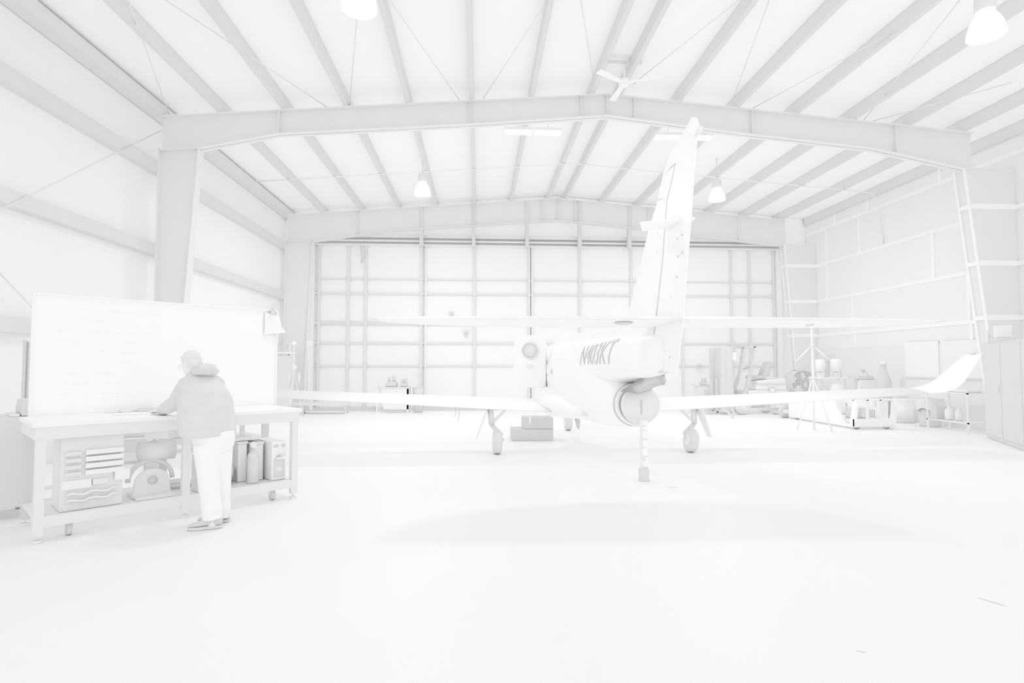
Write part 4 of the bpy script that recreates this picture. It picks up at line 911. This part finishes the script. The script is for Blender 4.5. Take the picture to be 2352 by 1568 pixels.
# head: skull, jaw, brow, nose, lips, ears
b.ell(hc+hu*.03-hf*.012, hf*.098, LF*.076, hu*.095, 24, 14)
b.ell(hc-hu*.035+hf*.028, hf*.066, LF*.058, hu*.085, 20, 12)
b.ell(hc-hu*.098+hf*.055, hf*.028, LF*.028, hu*.022, 12, 8)
b.ell(hc+hu*.022+hf*.075, hf*.016, LF*.05, hu*.012, 12, 8)
b.tube([hc+hu*.012+hf*.085, hc-hu*.02+hf*.105, hc-hu*.035+hf*.113, hc-hu*.043+hf*.092], [.008,.012,.015,.009], 10)
for z_ in (-.064,-.074): b.ell(hc+hu*z_+hf*.09, hf*.008, LF*.024, hu*.006, 12, 6)
for sg in (-1, 1): b.ell(hc-hu*.008-hf*.008+LF*(.077*sg), hf*.018, LF*.008, hu*.032, 12, 8)
def hand(w_, dirv, palm_n, thumb, curl, L=.19):
    d = dirv.normalized(); n = palm_n.normalized(); s = d.cross(n).normalized()
    if s.dot(thumb) < 0: s = -s
    b.loft([[w_+d*q+s*(wd*math.cos(2*math.pi*k/14))+n*(th_*math.sin(2*math.pi*k/14)) for k in range(14)] for q,wd,th_ in ((-.02,.028,.022),(.02,.034,.018),(.06,.043,.017),(.09,.042,.014))])
    for i, (off, ln) in enumerate(((.033,.068),(.011,.078),(-.011,.072),(-.032,.056))):
        p0 = w_+d*.08+s*off; c_ = curl
        p1 = p0+(d*math.cos(c_)+n*math.sin(c_)+s*off*.6)*ln*.45
        p2 = p1+(d*math.cos(c_*1.8)+n*math.sin(c_*1.8))*ln*.32
        p3 = p2+(d*math.cos(c_*2.4)+n*math.sin(c_*2.4))*ln*.23
        b.tube([p0,p1,p2,p3], [.0095,.009,.008,.006], 8)
    p0 = w_+d*.03+s*.03; p1 = p0+(d*.6+s*.8)*.035; p2 = p1+(d*.85+s*.4+n*.2)*.03; p3 = p2+(d+n*.3)*.02
    b.tube([p0,p1,p2,p3], [.013,.011,.010,.007], 8)
Lw.z = 1.088
hd = (Lw-Le); hd.z = -.01
hand(Lw+ZU*.0, hd, -ZU, FW+LF*-.2, .25)
Rw.z = 1.09
hd2 = (Rw-Re); hd2.z = -.01
hand(Rw, hd2, -ZU, FW, .3)
body = fuse('body', b, skin, t, .0065, 3)
# clothes
j = MB()
st_ = ((479,999,.225,.27),(477,975,.225,.275),(475,950,.22,.27),(472,920,.215,.265),(468,897,.20,.235),(463,880,.165,.195),(458,866,.115,.14),(453,855,.075,.085))
j.loft([ring(P(x,y,YM),a_,b_,FW,LF) for x,y,a_,b_ in st_])
for s_,e_,w_ in ((Ls,Le,Lw),(Rs,Re,Rw)):
    d = (w_-e_).normalized()
    j.tube([s_-(e_-s_)*.1, s_+(e_-s_)*.5, e_, e_+(w_-e_)*.55, w_-d*.01], [.095,.092,.084,.070,.054], 16)
    j.ell(e_+ZU*.005, (.075,0,0), (0,.075,0), (0,0,.075), 12, 8)
jk = fuse('jacket', j, JK, t, .010, 5)
h = MB()
h.tube([P(446,856,YM-.10), P(460,849,YM-.14), P(477,848,YM-.05), P(484,849,YM+.08), P(474,846,YM+.17), P(455,850,YM+.14)], [.03,.05,.062,.062,.05,.03], 14)
h.ell(P(471,852,YM), FW*.11, LF*.14, ZU*.055, 18, 10)
fuse('hood', h, M(231,.85,.05), jk, .009, 5)
tr = MB()
tr.loft([ring(P(x,y,YM),a_,b_,FW,LF) for x,y,a_,b_ in ((490,988,.19,.19),(490,1005,.195,.19),(492,1022,.18,.18),(493,1036,.13,.15))])
for h_,k_,a_,dx in ((Lh,Lk,La,0),(Rh,Rk,Ra,0)):
    fold = [.118,.112,.107,.098,.098,.088,.094,.086,.092]
    pts = [h_.lerp(k_, q) for q in (0,.3,.6,1)]+[k_.lerp(a_, q) for q in (.25,.5,.75,.93,1.02)]
    tr.tube(pts, fold, 18)
fuse('trousers', tr, TR, t, .010, 4)
for nm_, a_, sg in (('shoe', La, 1), ('shoe', Ra, -1)):
    f = Vector((-.92,-.30,0)).normalized() if sg > 0 else Vector((-.95,-.1,0)).normalized(); s = Vector((-f.y,f.x,0)); c = Vector((a_.x,a_.y,0))
    up = MB()
    up.loft([[c+f*q+s*(wd*math.copysign(abs(math.cos(2*math.pi*k/16))**.8,math.cos(2*math.pi*k/16)))+ZU*(.028+max(0,(ht-.028))*(.5+.5*math.sin(2*math.pi*k/16))) for k in range(16)] for q,wd,ht in ((-.085,.028,.09),(-.06,.04,.12),(0,.042,.12),(.06,.043,.10),(.12,.046,.075),(.17,.042,.062),(.20,.024,.05))])
    so = up.build(nm_, M(230,.7,.1), t)
    so2 = MB(); pl = [c+f*q+s*w_ for q,w_ in ((-.09,-.03),(-.02,-.043),(.12,-.05),(.19,-.035),(.215,0),(.19,.035),(.12,.05),(-.02,.043),(-.09,.03))]
    so2.prism([p+ZU*.002 for p in pl], (0,0,.028)); so2.build('sole', M(236,.7,.1), so, bevel=.005)
hr = MB()
hr.ell(hc+hu*.042-hf*.022, hf*.10, LF*.083, hu*.092, 24, 14); hr.ell(hc-hu*.015-hf*.065, hf*.045, LF*.07, hu*.07, 18, 10)
hr.ell(hc+hu*.095+hf*.055, hf*.035, LF*.05, hu*.022, 14, 8)
fuse('hair', hr, HAIR, t, .007, 3)
gl = MB()
for sg in (-1, 1):
    e_ = hc+hf*.105+LF*(.035*sg)+hu*.0
    gl.tube([e_+LF*(.024*math.cos(k*.5236))+hu*(.018*math.sin(k*.5236)) for k in range(13)], .0025, 6)
    gl.tube([e_+LF*(.025*sg)+hu*.008, hc+hf*.05+LF*(.083*sg)+hu*.012, hc-hf*.015+LF*(.087*sg)+hu*.008, hc-hf*.03+LF*(.085*sg)-hu*.015], .003, 6)
gl.tube([hc+hf*.107+LF*.012, hc+hf*.11, hc+hf*.107-LF*.012], .0025, 6)
gl.build('glasses', M(251,.3,.3), t)
